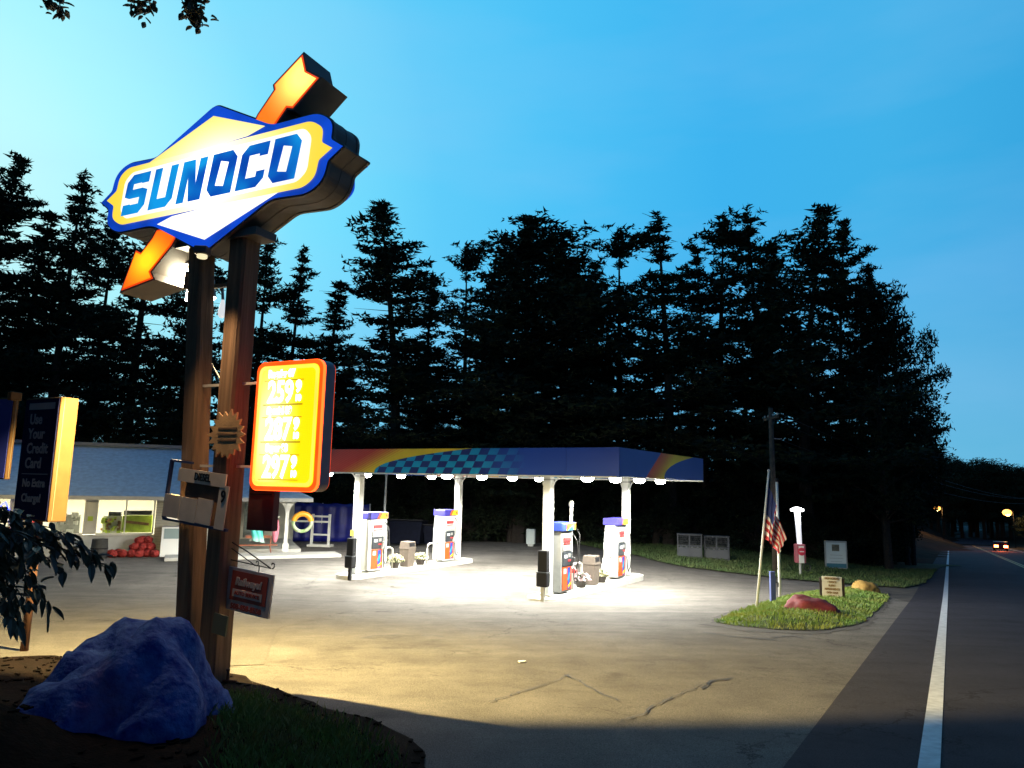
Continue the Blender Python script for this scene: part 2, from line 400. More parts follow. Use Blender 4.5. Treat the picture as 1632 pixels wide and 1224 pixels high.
ribbon('edge_line', .07, -.08, m_white, .020, s1=200, parent=road); ribbon('edge_line', -9.3, -9.43, m_white, .020, s1=200, parent=road)
ribbon('centre_line', -4.60, -4.72, m_yel, .020, s1=200, parent=road); ribbon('centre_line', -4.86, -4.98, m_yel, .020, s1=200, parent=road)
m_dirt2 = mat('roadside dirt', (.05, .042, .034), .95, var=.4, scale=2, bump=.6, bscale=18)
struct(sheet('gravel_shoulder', [rp_(26, .95), rp_(55, .95), rp_(55, 3.2), rp_(40, 2.6), rp_(30, 2.2)], m_dirt2, .006, 1.0))

# ------------------------------------------------------------------ grass areas
m_turf = mat('turf soil', (.045, .070, .012), .95, var=.5, scale=3, bump=.8, bscale=25)
m_mulch = mat('bark mulch', (.014, .008, .006), .95, col2=(.005, .004, .003), scale=14, bump=1.0, bscale=45, spec=.05)
m_blade = mat('grass blades', (.085, .21, .015), .6, col2=(.21, .24, .04), scale=1.6)
m_blade2 = mat('bank grass blades', (.09, .20, .02), .7, col2=(.15, .14, .035), scale=2.0)  # grass of the foreground bank, with a browner second tone
def inside(p, poly):
    x, y = p; c = False; n = len(poly)
    for i in range(n):
        x1, y1 = poly[i][:2]; x2, y2 = poly[i - 1][:2]
        if (y1 > y) != (y2 > y) and x < (x2 - x1) * (y - y1) / (y2 - y1) + x1: c = not c
    return c
def edged(p, poly):
    d = 9; P_ = Vector(p)
    for i in range(len(poly)):
        a = Vector(poly[i]); b = Vector(poly[i - 1]); ab = b - a; t = max(0, min(1, (P_ - a).dot(ab) / max(ab.dot(ab), 1e-9))); d = min(d, (P_ - a - ab * t).length)
    return d
def jag(poly, amp, step=.35):
    out = []
    for i in range(len(poly)):
        a = Vector(poly[i]); b = Vector(poly[(i + 1) % len(poly)]); n = max(1, int((b - a).length / step))
        for k in range(n):
            q = a.lerp(b, k / n); out.append((q.x + rnd.uniform(-amp, amp), q.y + rnd.uniform(-amp, amp)))
    return out
def blades(name, poly, hf, n, h, w, m, label, keep=None, mindist=0):
    xs = [p[0] for p in poly]; ys = [p[1] for p in poly]; V = []; Fc = []; c = 0; tries = 0
    while c < n and tries < n * 12:
        tries += 1; x = rnd.uniform(min(xs), max(xs)); y = rnd.uniform(min(ys), max(ys))
        if not inside((x, y), poly) or (keep and not keep(x, y)): continue
        z = hf(x, y); hh = h * rnd.uniform(.4, 1.25); a = rnd.uniform(0, PI); dx, dy = math.cos(a) * w, math.sin(a) * w
        lx, ly = rnd.gauss(0, .35) * hh, rnd.gauss(0, .35) * hh; i = len(V)
        V += [(x - dx, y - dy, z - .01), (x + dx, y + dy, z - .01), (x + lx * .4 + dx * .6, y + ly * .4 + dy * .6, z + hh * .6), (x + lx, y + ly, z + hh)]
        Fc += [(i, i + 1, i + 2), (i, i + 2, i + 3)]; c += 1
    me = bpy.data.meshes.new(name); me.from_pydata(V, [], Fc); o = link(name, me, m); return tag(o, label, 'grass', kind='stuff')
isl = P((1138, 992), (1180, 999), (1240, 1004), (1310, 1006), (1372, 994), (1400, 972), (1417, 952), (1395, 943), (1330, 940), (1262, 948), (1215, 962), (1170, 978))
isl = jag(isl, .06)
cxi = sum(p[0] for p in isl) / len(isl); cyi = sum(p[1] for p in isl) / len(isl)
struct(sheet('dirt_margin', jag([(cxi + (p[0] - cxi) * 1.09, cyi + (p[1] - cyi) * 1.10) for p in isl[::3]], .10, .3), m_dirt2, .007, .5))
hi = lambda x, y: g(x, y) + .02 + .16 * sm(edged((x, y), isl_c) / 1.1)
isl_c = isl[::2]
struct(sheet('grass_island', isl, m_turf, 0, .5, hf=lambda x, y: hi(x, y)))
blades('grass', isl, hi, 22000, .075, .008, m_blade, 'bright green grass on the kerbless island with the flagpoles')
back = P((1003, 884), (1060, 899), (1100, 906), (1200, 918), (1300, 928), (1440, 938), (1478, 930), (1495, 905)) + [(33, 52), (26, 58), (10, 60), (2, 56), (3, 46)]
back = jag(back, .12, 1.0)
hb = lambda x, y: gh(x, y) + .05
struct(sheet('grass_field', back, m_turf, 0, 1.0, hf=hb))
blades('grass', back, hb, 24000, .12, .016, mat('darkened field grass', (.03, .075, .010), .7, col2=(.07, .085, .02), scale=1.1), 'dim grass strip between the lot and the dark trees', keep=lambda x, y: y < 44)  # blade colour darkened to stand in for the weak light out here
vp = [(-14, 9.2), (-9, 9.6), (-7.2, 9.8), (-6.2, 10.2), (-5.0, 9.7), (-4.0, 9.35), (-3.2, 8.9), (-2.75, 8.35), (-2.3, 7.85), (-1.75, 7.3), (-1.2, 6.85), (-.85, 6.4), (-.62, 5.9), (-.5, 5.2), (-.45, 4.2), (-.8, 2), (-1.5, -3), (-14, -3)]
vpj = jag(vp, .07)
def hv(x, y):
    e = edged((x, y), vp)
    z = g(x, y) + .02 + .22 * sm(e / 1.6)
    z += .40 * math.exp(-((x + 3.55) / .62) ** 2 - ((y - 4.75) / .6) ** 2) * sm(e / .5)
    z += .025 * math.sin(x * 3.1) * math.cos(y * 2.7)
    return z
struct(sheet('verge', vpj, m_mulch, 0, .35, hf=hv))
def grassy(x, y): return (x > -.405 * y + .02 * math.sin(y * 9) and (x + 2.6) * .8 + (8.4 - y) * .3 > .1) and rnd.random() < sm((x + .41 * y) / .35)
blades('grass', vp, hv, 26000, .085, .0045, m_blade2, 'foreground grass bank beside the blue boulder', keep=lambda x, y: grassy(x, y) and y > 3.5 and edged((x, y), vp) > .12 + rnd.random() * .5)
# loose mulch chips and twigs at the bank's edge
mb = MB()
for k in range(900):
    x = rnd.uniform(-6.5, -.5); y = rnd.uniform(4.2, 10.2)
    if inside((x, y), vp): mb.box((x, y, hv(x, y) + .012), (rnd.uniform(.03, .09), rnd.uniform(.012, .03), .012), rz=rnd.uniform(0, PI), rx=rnd.uniform(-.4, .4))
tag(mb.build('mulch_chips', m_mulch), 'loose bark chips scattered over the foreground bank', 'mulch', kind='stuff')

# ------------------------------------------------------------------ boulders
from mathutils import noise as mn
def boulder(name, label, loc, dim, seed, m, rz=0, shape=None, sub=5, amp=.16):
    bm = bmesh.new(); bmesh.ops.create_icosphere(bm, subdivisions=sub, radius=1)
    pl = []; rr = random.Random(seed)
    for _ in range(16):
        d = Vector((rr.gauss(0, 1), rr.gauss(0, 1), rr.gauss(0, 1))).normalized(); pl.append((d, rr.uniform(.86, 1.0)))
    for v in bm.verts:
        d = v.co.normalized(); r = 1.0
        for n_, k in pl:
            c = d.dot(n_)
            if c > .05: r = min(r, k / c) if k / c > .6 else r
        r *= 1 + amp * mn.noise(d * 1.7 + Vector((seed, 0, 0))) + amp * .45 * mn.noise(d * 4.5 + Vector((0, seed, 0))) + amp * .22 * abs(mn.noise(d * 11)) + amp * .12 * mn.noise(d * 26)
        p = d * r
        if shape: p = shape(p)
        v.co = Vector((p.x * dim[0], p.y * dim[1], p.z * dim[2]))
    me = bpy.data.meshes.new(name); bm.to_mesh(me); bm.free(); o = link(name, me, m, smooth=True); o.location = loc; o.rotation_euler = (0, 0, rz)
    return tag(o, label, 'boulder')
m_blue = mat('blue painted rock', (.006, .024, .17), .85, bump=1.0, bscale=22, col2=(.06, .12, .32), scale=9.0, spec=.12)
nt_ = m_blue.node_tree; b_ = nt_.nodes['Principled BSDF']; src = b_.inputs['Base Color'].links[0].from_socket
tc_ = nt_.nodes.new('ShaderNodeTexCoord'); mp_ = nt_.nodes.new('ShaderNodeMapping'); mp_.vector_type = 'TEXTURE'; mp_.inputs['Location'].default_value = (.12, -.25, .72); mp_.inputs['Scale'].default_value = (.42, .8, .55)
gr_ = nt_.nodes.new('ShaderNodeTexGradient'); gr_.gradient_type = 'SPHERICAL'; nn_ = nt_.nodes.new('ShaderNodeTexNoise'); nn_.inputs['Scale'].default_value = 7; nn_.inputs['Detail'].default_value = 8
ml_ = nt_.nodes.new('ShaderNodeMath'); ml_.operation = 'MULTIPLY'; mx_ = nt_.nodes.new('ShaderNodeMix'); mx_.data_type = 'RGBA'; mx_.inputs['B'].default_value = (.15, .075, .16, 1)
cl_ = nt_.nodes.new('ShaderNodeMapRange'); cl_.inputs['From Min'].default_value = .12; cl_.inputs['From Max'].default_value = .4
for a, b in ((tc_.outputs['Object'], mp_.inputs['Vector']), (mp_.outputs[0], gr_.inputs[0]), (tc_.outputs['Object'], nn_.inputs['Vector']), (gr_.outputs['Fac'], ml_.inputs[0]), (nn_.outputs['Fac'], ml_.inputs[1]),
             (ml_.outputs[0], cl_.inputs['Value']), (cl_.outputs[0], mx_.inputs['Factor']), (src, mx_.inputs['A']), (mx_.outputs['Result'], b_.inputs['Base Color'])): nt_.links.new(a, b)
def bshape(p):
    # steep shoulder on the right, long back sloping down to the left
    z = p.z; x = p.x
    if z > 0: x = x * (1 - .20 * z) - .02 * z
    if x < 0: z = z * (1 + .22 * x)
    return Vector((x, p.y, z))
boulder('boulder', 'big blue painted boulder with a pinkish patch at the sign posts\' foot', (-3.03, 5.90, 1.14), (1.02, 1.05, 1.27), 5, m_blue, shape=bshape, amp=.22)
m_redrock = mat('red painted rock', (.16, .022, .026), .75, var=.35, scale=5, bump=.7, bscale=12)
m_yelrock = mat('yellow painted rock', (.42, .25, .06), .75, var=.25, scale=5, bump=.7, bscale=12)
p = gnd(1296, 984); boulder('boulder', 'dark red painted boulder lying on the grass island', (p.x, p.y, p.z + .17), (.62, .42, .30), 5, m_redrock, rz=R(-15), sub=4, shape=lambda q: Vector((q.x, q.y, q.z * (1 - .35 * q.x))))
p = gnd(1379, 947); boulder('boulder', 'small yellow painted boulder at the far tip of the grass island', (p.x, p.y, p.z + .16), (.50, .4, .34), 9, m_yelrock, sub=4, shape=lambda q: Vector((q.x, q.y, q.z * (1 - .25 * q.x))))

# ------------------------------------------------------------------ the brand sign on its two timber posts
SX, SY = -3.3, 8.5; SZ = g(SX, SY); SR = R(-26)
def zz(pts, dz=-SZ): return [(p[0], p[1] + dz) for p in pts]
m_bronze = mat('dark bronze sheet metal', (.10, .085, .075), .55, var=.2, scale=4)
m_wood = mat('weathered timber', (.19, .105, .055), .85, var=.35, scale=5, bump=.6, bscale=18)
def grain(m, sc=(30, 30, 1.2)):
    nt = m.node_tree; 
    for n in nt.nodes:
        if n.type == 'TEX_NOISE' and n.inputs['Vector'].links:
            mp = nt.nodes.new('ShaderNodeMapping'); mp.inputs['Scale'].default_value = (sc[0] / 10, sc[1] / 10, sc[2] / 10)
            l = n.inputs['Vector'].links[0]; s = l.from_socket; nt.links.new(s, mp.inputs['Vector']); nt.links.new(mp.outputs[0], n.inputs['Vector'])
grain(m_wood)
m_frameblue = glow('backlit blue plastic', (.004, .055, .52), .95, var=.25, scale=2.2, base=(.01, .05, .4))
m_yelp = tubeglow('backlit yellow plastic', (1.0, .80, .16), (1.0, .98, .80), 1.05, 1.9, (-.45, 0, 7.45 - SZ), (1.7, 1, 1.0))
m_yelb = tubeglow('backlit amber border', (1.0, .72, .05), (1.0, .98, .80), 1.05, 1.8, (-.55, 0, 7.37 - SZ), (2.0, 1, 1.6))
m_whitep = tubeglow('backlit white plastic', (1.0, .97, .80), (1.0, 1.0, .94), 1.25, 2.0, (-.55, 0, 7.37 - SZ), (1.6, 1, 1.0))
m_letter = glow('backlit blue lettering', (.003, .085, .55), 1.0, var=.3, scale=1.8, col2=(.005, .26, .62), base=(.01, .05, .4))
m_amber = tubeglow('backlit amber plastic', (1.0, .20, .004), (1.0, .84, .16), 1.1, 1.9, (.88, 0, 8.40 - SZ), (.75, 1, .70))
m_amber2 = tubeglow('backlit orange plastic', (1.0, .14, .003), (1.0, .55, .01), 1.1, 1.6, (-1.62, 0, 6.40 - SZ), (.62, 1, .5))
m_trim = glow('glowing red-orange edge', (1.0, .07, .004), .8, base=(.5, .05, .01))
sign = thing('brand_sign', 'big lit blue and yellow diamond sign with an arrow, high on two timber posts', 'gas station sign', (SX, SY, SZ), SR)
ux, uz = -.56, 7.37 - SZ
# outline: diamond crossed by a banner with pointed ends (symmetric under a half turn)
diam = [(0, 1.0), (1.02, .50)]
bann_r = [(1.76, .50), (1.98, .34), (1.96, .13), (2.15, 0), (1.93, -.14), (1.88, -.36), (1.66, -.50)]
half = diam + bann_r + [(1.08, -.47)]
outl = half + [(-x, -z) for x, z in half]
rs = [.10, .12, .14, .12, .03, .02, .03, .12, .14, .10]
O = [(ux + x, uz + z) for x, z in roundpoly(outl, rs * 2)]
MB().prism(O, -.245, .245).build('cabinet', m_bronze, sign)
def scaled(pts, d):
    """shrink an outline inward by d along its normals"""
    n = len(pts); out = []; A = sum(pts[i][0] * pts[(i + 1) % n][1] - pts[(i + 1) % n][0] * pts[i][1] for i in range(n)); sgn = 1 if A > 0 else -1
    for i in range(n):
        p0, p, p1 = Vector(pts[i - 1]), Vector(pts[i]), Vector(pts[(i + 1) % n]); a = (p - p0); b = (p1 - p)
        if a.length < 1e-6 or b.length < 1e-6: out.append(pts[i]); continue
        a.normalize(); b.normalize(); na = Vector((-a.y, a.x)) * sgn; nb = Vector((-b.y, b.x)) * sgn; m_ = na + nb
        if m_.length < .2: m_ = na
        m_ = m_.normalized() / max(.5, m_.normalized().dot(na)); q = p + m_ * d; out.append((q.x, q.y))
    return out
for yy in (-.215, .215): MB().prism(scaled(O, -.010), yy - .022, yy + .022).build('retainer_trim', mat('worn bronze trim', (.14, .12, .10), .5, var=.2), sign)
MB().prism(scaled(O, -.004), -.006, .006).build('seam_strip', m_bronze, sign)
top_d = [(-.02, .84), (.86, .455), (-1.42, .40), (-1.36, .33)]
top_d = [(-.01, .83), (.90, .50), (.62, .43), (-.9, .375), (-1.28, .375)]
bot_d = [(-x, -z) for x, z in top_d]
ban_o = [(1.66, .40), (1.84, .28), (1.83, .10), (1.99, 0), (1.80, -.11), (1.76, -.31), (1.60, -.41), (-1.66, -.40), (-1.84, -.28), (-1.83, -.10), (-1.99, 0), (-1.80, .11), (-1.76, .31), (-1.60, .41)]
ban_o = roundpoly(ban_o, [.09, .08, .03, 0, .03, .08, .09] * 2)
ban_i = roundpoly([(1.56, .33), (1.68, .20), (1.64, -.22), (1.50, -.33), (-1.56, -.33), (-1.68, -.20), (-1.64, .22), (-1.50, .33)], .07)
SK = .16
def letter(kind, x0, w=.47, h=.56):
    t = .135; r = .10
    def T(p): return (ux + x0 + p[0] * w + (p[1] - .5) * SK * h * 1.1, uz + (p[1] - .5) * h)
    tx, tz = t / w, t / h
    c = r / w, r / h
    if kind == 'O':
        return [[T(p) for p in ((c[0], 0), (1 - .0, 0), (1, 1 - c[1]), (1 - c[0], 1), (0, 1), (0, c[1]))], [T(p) for p in ((tx, tz * .8 + .05), (1 - tx - .04, tz * .8), (1 - tx, 1 - tz - .02), (tx + .05, 1 - tz * .8))]]
    if kind == 'C':
        return [[T(p) for p in ((0, 0), (1 - c[0], 0), (1, c[1]), (1, .36), (1 - tx, .36), (1 - tx, tz), (tx, tz), (tx, 1 - tz), (1 - tx, 1 - tz), (1 - tx, .70), (1, .70), (1, 1), (c[0], 1), (0, 1 - c[1]))]]
    if kind == 'U':
        return [[T(p) for p in ((0, 0), (1 - c[0], 0), (1, c[1]), (1, 1), (1 - tx, 1), (1 - tx, tz), (tx, tz), (tx, 1), (0, 1))]]
    if kind == 'N':
        return [[T(p) for p in ((0, 0), (tx, 0), (tx, .62), (1 - tx - .18, 0), (1, 0), (1, 1), (1 - tx, 1), (1 - tx, .38), (tx + .18, 1), (0, 1))]]
    if kind == 'S':
        return [[T(p) for p in ((0, 0), (1 - c[0], 0), (1, c[1]), (1, .56), (1 - c[0], .62), (tx, .62), (tx, 1 - tz), (1 - tx, 1 - tz), (1 - tx, .74), (1, .74), (1, 1), (c[0], 1), (0, 1 - c[1]), (0, .46), (c[0], .40), (1 - tx, .40), (1 - tx, tz), (tx, tz), (tx, .26), (0, .26))]]
for side in (-1, 1):
    def S(loops, shift=True):
        l = [[(ux + p[0], uz + p[1]) for p in lp] if shift else lp for lp in loops]
        if side == 1: l = [[(2 * ux - p[0], p[1]) for p in lp][::-1] for lp in l]
        return l
    y = side * .252
    shape2d('face_frame', S([[(x - ux, z - uz) for x, z in scaled(O, .012 if side < 0 else .05)]]), m_frameblue, sign, y=y, ext=.006)
    shape2d('diamond_panel', S([top_d]), m_yelp, sign, y=y + side * .010, ext=.004)
    shape2d('diamond_panel', S([bot_d]), m_whitep, sign, y=y + side * .010, ext=.004)
    shape2d('banner_border', S([ban_o, ban_i]), m_yelb, sign, y=y + side * .015, ext=.004)
    shape2d('banner_panel', S([ban_i]), m_whitep, sign, y=y + side * .014, ext=.004)
    for k, (chx, x0) in enumerate(zip('SUNOCO', (-1.60, -1.06, -.52, .02, .54, 1.06))):
        shape2d('letter', S(letter(chx, x0, .44), shift=False), m_letter, sign, y=y + side * .020, ext=.004)
# the arrow that runs through the diamond: feathered tail above, head below
tail = [(.12, 7.93), (.20, 8.06), (.45, 8.33), (.43, 8.40), (.86, 8.69), (.93, 8.46), (1.14, 8.32), (.76, 8.02), (.66, 8.05), (.55, 7.93), (.42, 7.78)]
head = [(-1.30, 6.80), (-1.10, 6.66), (-1.18, 6.55), (-1.54, 6.24), (-1.47, 6.14), (-2.08, 6.04), (-1.86, 6.57), (-1.75, 6.52), (-1.55, 6.70), (-1.48, 6.80)]
for nm, pl_, mt in (('arrow_tail', zz(tail), m_amber), ('arrow_head', zz(head), m_amber2)):
    hs = MB().prism(scaled(pl_, -.025), -.24, .24).build(nm, m_bronze, sign)
    for side in (-1, 1):
        shape2d('lit_edge', [pl_], m_trim, hs, y=side * .243, ext=.004)
        shape2d('lit_face', [scaled(pl_, .022)], mt, hs, y=side * .250, ext=.004)
# timber posts
def post(x0, x1, zt, w, name='post', y=0.0):
    mb = MB(); mb.tube([(x0, y, -.3), (x1, y, zt)], w / math.sqrt(2), seg=4); bm = mb.bm
    bmesh.ops.rotate(bm, verts=bm.verts, cent=(0, 0, 0), matrix=Matrix.Identity(3))
    return mb
def sqpost(x0, x1, zt, w, d, y=0.0):
    mb = MB(); bm = mb.bm; rows = []; n = 14
    for i in range(n + 1):
        t = i / n; z = -.3 + (zt + .3) * t; x = x0 + (x1 - x0) * t + rnd.uniform(-.004, .004)
        c = .03
        pr = [(-w / 2 + c, -d / 2), (w / 2 - c, -d / 2), (w / 2, -d / 2 + c), (w / 2, d / 2 - c), (w / 2 - c, d / 2), (-w / 2 + c, d / 2), (-w / 2, d / 2 - c), (-w / 2, -d / 2 + c)]
        rows.append([bm.verts.new((x + a, y + b, z)) for a, b in pr])
    for i in range(n):
        for k in range(8): bm.faces.new((rows[i][k], rows[i][(k + 1) % 8], rows[i + 1][(k + 1) % 8], rows[i + 1][k]))
    bm.faces.new(rows[0][::-1]); bm.faces.new(rows[-1]); return mb
sqpost(-.09, -.12, 6.72 - SZ, .28, .28).build('post', m_wood, sign)
sqpost(-.50, -.925, 6.72 - SZ, .25, .25, y=.02).build('post', m_wood, sign)
MB().box((-.5, -.02, 6.58 - SZ), (1.5, .34, .10)).build('support_beam', m_bronze, sign)
MB().tube([(-.86, .14, 5.2 - SZ), (-.12, .14, 4.35 - SZ)], .012).build('brace_rod', mat('galvanised steel', (.45, .45, .45), .4, metal=.8), sign)
m_steel = MC['galvanised steel']
# price sign
def tagx(o, l, c, g_=None): return tag(o, l, c, g_)
def local(name, label, cat): return thing(name, label, cat, (SX, SY, SZ), SR)
ps = local('price_sign', 'glowing yellow price board with red-orange rounded edge, fixed beside the timber posts', 'price sign')
PZ = lambda z: z - SZ
m_violet = mat('grey violet sheet metal', (.17, .15, .20), .5, var=.1)
m_red = glow('glowing red-orange rim', (1.0, .075, .004), 1.5, var=.15, scale=4, base=(.5, .05, .01))
MB().prism(rrect(.36, PZ(3.45), 1.36, PZ(4.94), .11), -.06, .10).build('housing', m_violet, ps)
MB().prism(rrect(.358, PZ(3.448), 1.362, PZ(4.942), .11), -.10, -.06).build('rim_side', glow('glowing rim side', (1.0, .07, .008), 5.0, base=(.5, .05, .01)), ps)
m_py = tubeglow('backlit price yellow', (1.0, .72, .002), (1.0, .95, .30), 1.25, 1.9, (.62, 0, PZ(4.15)), (.5, 1, 1.2))
m_pw = glow('backlit price white', (1.0, 1.0, .90), 2.6, base=(.8, .8, .7))
m_rim = glow('bright rim tube', (1.0, .80, .05), 1.15, var=.1)
for side in (-1, 1):
    shape2d('rim', [rrect(.365, PZ(3.455), 1.355, PZ(4.935), .105)], m_red, ps, y=side * .106, ext=.005)
    shape2d('face', [rrect(.41, PZ(3.50), 1.315, PZ(4.89), .085)], m_py, ps, y=side * .113, ext=.005)
shape2d('rim_highlight', [rrect(.415, PZ(3.505), 1.31, PZ(4.885), .085), rrect(.455, PZ(3.545), 1.27, PZ(4.845), .07)], m_rim, ps, y=-.121, ext=.003)
m_line = mat('price rail', (.25, .12, .01), .5)
Fx = -.124
for i, (zt, lab, pr) in enumerate(((4.77, 'Regular 87', '259'), (4.34, 'Special 89', '287'), (3.91, 'Super 93', '297'))):
    zl = PZ(zt)
    text('price_label', lab, .115, m_pw, ps, (.76, Fx, zl + .02), bold=.009, sx=.80, ext=.002)
    text('price_digits', pr, .35, m_pw, ps, (.76, Fx, zl - .20), bold=.012, sx=.74, ext=.002)
    text('price_fraction', '9', .18, m_pw, ps, (1.03, Fx, zl - .14), bold=.011, sx=.9, ext=.002)
    text('price_fraction', '10', .10, m_pw, ps, (1.03, Fx, zl - .27), bold=.006, sx=.9, ext=.002)
    for c_, d_ in (((.80, -.119, zl - .055), (.60, .006, .007)), ((.80, -.119, zl + .085), (.60, .006, .005)), ((.80, -.119, zl - .335), (.60, .006, .006))): MB().box(c_, d_).build('rail', m_line, ps)
for z in (4.72, 3.72): MB().box((.10, 0, PZ(z)), (1.9 if z > 4 else 1.5, .03, .03)).build('mounting_arm', mat('pale painted steel', (.6, .55, .48), .5), ps)
# diesel board
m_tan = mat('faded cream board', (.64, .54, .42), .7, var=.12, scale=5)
m_navy = mat('navy painted steel', (.02, .03, .10), .5)
m_black = mat('black paint', (.01, .01, .012), .7, spec=.25)
db = thing('diesel_board', 'empty diesel price board hanging crooked on the timber posts', 'price sign', (SX, SY, SZ), SR)
Q = Matrix.Translation((-.35, 0, PZ(3.4))) @ Matrix.Rotation(R(5.0), 4, 'Y') @ Matrix.Translation((.35, 0, -PZ(3.4)))
def tilt(o): o.data.transform(Q); return o
y0 = -.20
mb = MB(); mb.box((-.88, y0, PZ(3.39)), (.03, .04, .70)); mb.box((-.70, y0, PZ(3.735)), (.36, .04, .025)); mb.box((-.34, y0, PZ(3.03)), (1.08, .04, .03)); tilt(mb.build('frame', m_navy, db))
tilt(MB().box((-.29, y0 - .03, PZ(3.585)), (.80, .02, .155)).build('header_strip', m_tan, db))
tilt(text('header_text', 'DIESEL', .125, m_black, db, (-.27, y0 - .043, PZ(3.585)), bold=.003, sx=.75))
for k, (xa, xb) in enumerate(((-.87, -.60), (-.59, -.31), (-.30, -.05))):
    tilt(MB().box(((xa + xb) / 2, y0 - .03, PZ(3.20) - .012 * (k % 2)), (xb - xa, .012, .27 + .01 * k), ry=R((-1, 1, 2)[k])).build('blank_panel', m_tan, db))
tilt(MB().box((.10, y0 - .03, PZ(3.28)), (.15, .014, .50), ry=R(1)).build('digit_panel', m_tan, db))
tilt(text('digit', '9', .20, m_black, db, (.105, y0 - .040, PZ(3.40)), bold=.004, sx=.8))
tilt(MB().box((-.22, y0 - .01, PZ(3.42)), (.66, .02, .20)).build('backing_board', mat('bare brown board', (.11, .055, .03), .8, var=.3, scale=5), db))
# dark sign box on the far side of the posts
dbx = local('sign_box', 'dark reddish sign box fixed behind the right-hand timber post', 'sign box')
MB().box((.40, .10, PZ(3.38)), (.40, .10, .80), bev=.01).build('box', mat('dark maroon panel', (.07, .02, .02), .6), dbx)
MB().box((.40, .044, PZ(3.40)), (.34, .01, .012)).build('seam', m_black, dbx)
# carved sunburst
sb = local('sunburst_plaque', 'jagged wooden sunburst plaque nailed to the timber post above the diesel board', 'plaque')
pts = []
for k in range(36):
    a = 2 * PI * k / 36; r = (.30 if k % 2 == 0 else .225) * rnd.uniform(.93, 1.05); pts.append((.03 + r * math.cos(a), PZ(4.09) + r * math.sin(a) * .98))
m_ply = mat('weathered plywood', (.46, .28, .13), .8, var=.2, scale=6, bump=.3)
MB().prism(pts, -.20, -.175).build('board', m_ply, sb)
for dz in (.07, 0, -.07): MB().box((.05, -.203, PZ(4.09) + dz), (.30, .004, .022)).build('painted_line', mat('faded brown paint', (.14, .08, .045), .8), sb)
# hanging sign with scrolled iron bracket
hg = local('hanging_sign', 'red and white railway service sign hanging crooked under a scrolled iron bracket', 'sign')
Q2 = Matrix.Translation((.37, 0, PZ(2.28))) @ Matrix.Rotation(R(4.5), 4, 'Y') @ Matrix.Translation((-.37, 0, -PZ(2.28)))
def t2(o): o.data.transform(Q2); return o
m_iron = mat('black wrought iron', (.015, .015, .015), .5, metal=.4)
m_sw = mat('dirty white sign paint', (.42, .34, .30), .6, var=.15, scale=8)
m_sr = mat('red sign paint', (.30, .04, .02), .6, var=.2, scale=8)
t2(MB().box((.365, .0, PZ(2.29)), (.70, .03, .48)).build('board', m_sw, hg))
t2(MB().box((.375, -.018, PZ(2.335)), (.56, .006, .33)).build('red_field', m_sr, hg))
t2(text('lettering', 'Railways!', .115, m_sw, hg, (.365, -.024, PZ(2.385)), bold=.006, sx=.95, shear=.15))
t2(MB().box((.365, -.0225, PZ(2.255)), (.46, .005, .085)).build('white_band', m_sw, hg))
t2(text('lettering', 'AUTO SERVICE', .058, m_sr, hg, (.365, -.027, PZ(2.255)), bold=.002))
t2(text('telephone_number', '508-858-8558', .085, m_sr, hg, (.365, -.018, PZ(2.10)), bold=.003))
mb = MB(); tp = [(.05, 0, PZ(2.80)), (.30, 0, PZ(2.72)), (.66, 0, PZ(2.585))]
mb.tube([(.05, 0, PZ(2.83)), (.30, 0, PZ(2.74)), (.68, 0, PZ(2.575))], .008); mb.tube([(.05, 0, PZ(2.76)), (.44, 0, PZ(2.59))], .006); mb.tube([(.05, 0, PZ(2.63)), (.68, 0, PZ(2.575))], .006)
def scroll(cx, cz, r): return [(cx + r * (1 - .14 * t) * math.cos(-PI / 2 + t * .8), 0, cz + r * (1 - .14 * t) * math.sin(-PI / 2 + t * .8)) for t in [k * .4 for k in range(16)]]
mb.tube(scroll(.70, PZ(2.615), .042), .007, seg=6); mb.tube(scroll(.46, PZ(2.625), .036), .006, seg=6)
mb.build('bracket', m_iron, hg)
MB().tube([(.50, 0, PZ(2.60)), (.50, 0, PZ(2.52))], .005, seg=6).build('hook', m_iron, hg)
# small green board low on the post
MB_ = MB().box((.13, -.16, PZ(1.93)), (.22, .02, .22), ry=R(6)); o = MB_.build('notice_board', mat('greenish board', (.12, .12, .07), .8)); o.location = (SX, SY, SZ); o.rotation_euler = (0, 0, SR)
tag(o, 'small greenish board on the timber post just below the red hanging sign', 'notice board')

# floodlight in the crook of the sign
FL = at(290, 441, 9.25); aim = Vector((.23, .65, -.73)).normalized()
fl = thing('floodlight', 'blazing warm floodlight tucked between the arrow head and the left timber post', 'floodlight', FL, 0)
MB().box((0, -.02, .19), (.26, .20, .09), bev=.02).build('housing', m_bronze, fl)
MB().lathe((0, .02, 0), [(.03, -.12), (.10, -.08), (.125, 0), (.10, .08), (.03, .12)]).build('bulb', glow('floodlight bulb', (1.0, .90, .62), 110), fl, smooth=True)
MB().tube([(0, -.1, -.05), (.2, -.12, -.12)], .015).build('bracket', m_steel, fl)
F2 = at(322, 409, 8.15)  # added lamp head under the cabinet, there to warm the post fronts
MB().box(tuple(F2 - FL + Vector((0, 0, .07))), (.16, .16, .10), bev=.02).build('added_head', m_bronze, fl)
MB().lathe(tuple(F2 - FL), [(.05, -.02), (.06, -.01), (.06, .02)]).build('added_lens', glow('added lamp lens', (1.0, .86, .5), 1.0), fl)
light('added_post_fill', 'SPOT', F2 - Vector((0, 0, .05)), 330, (1.0, .70, .38), direction=(.10, -.14, -1), spot_size=R(76), spot_blend=.9, shadow_soft_size=.06)  # added warm fill for the post fronts, separate from the flood
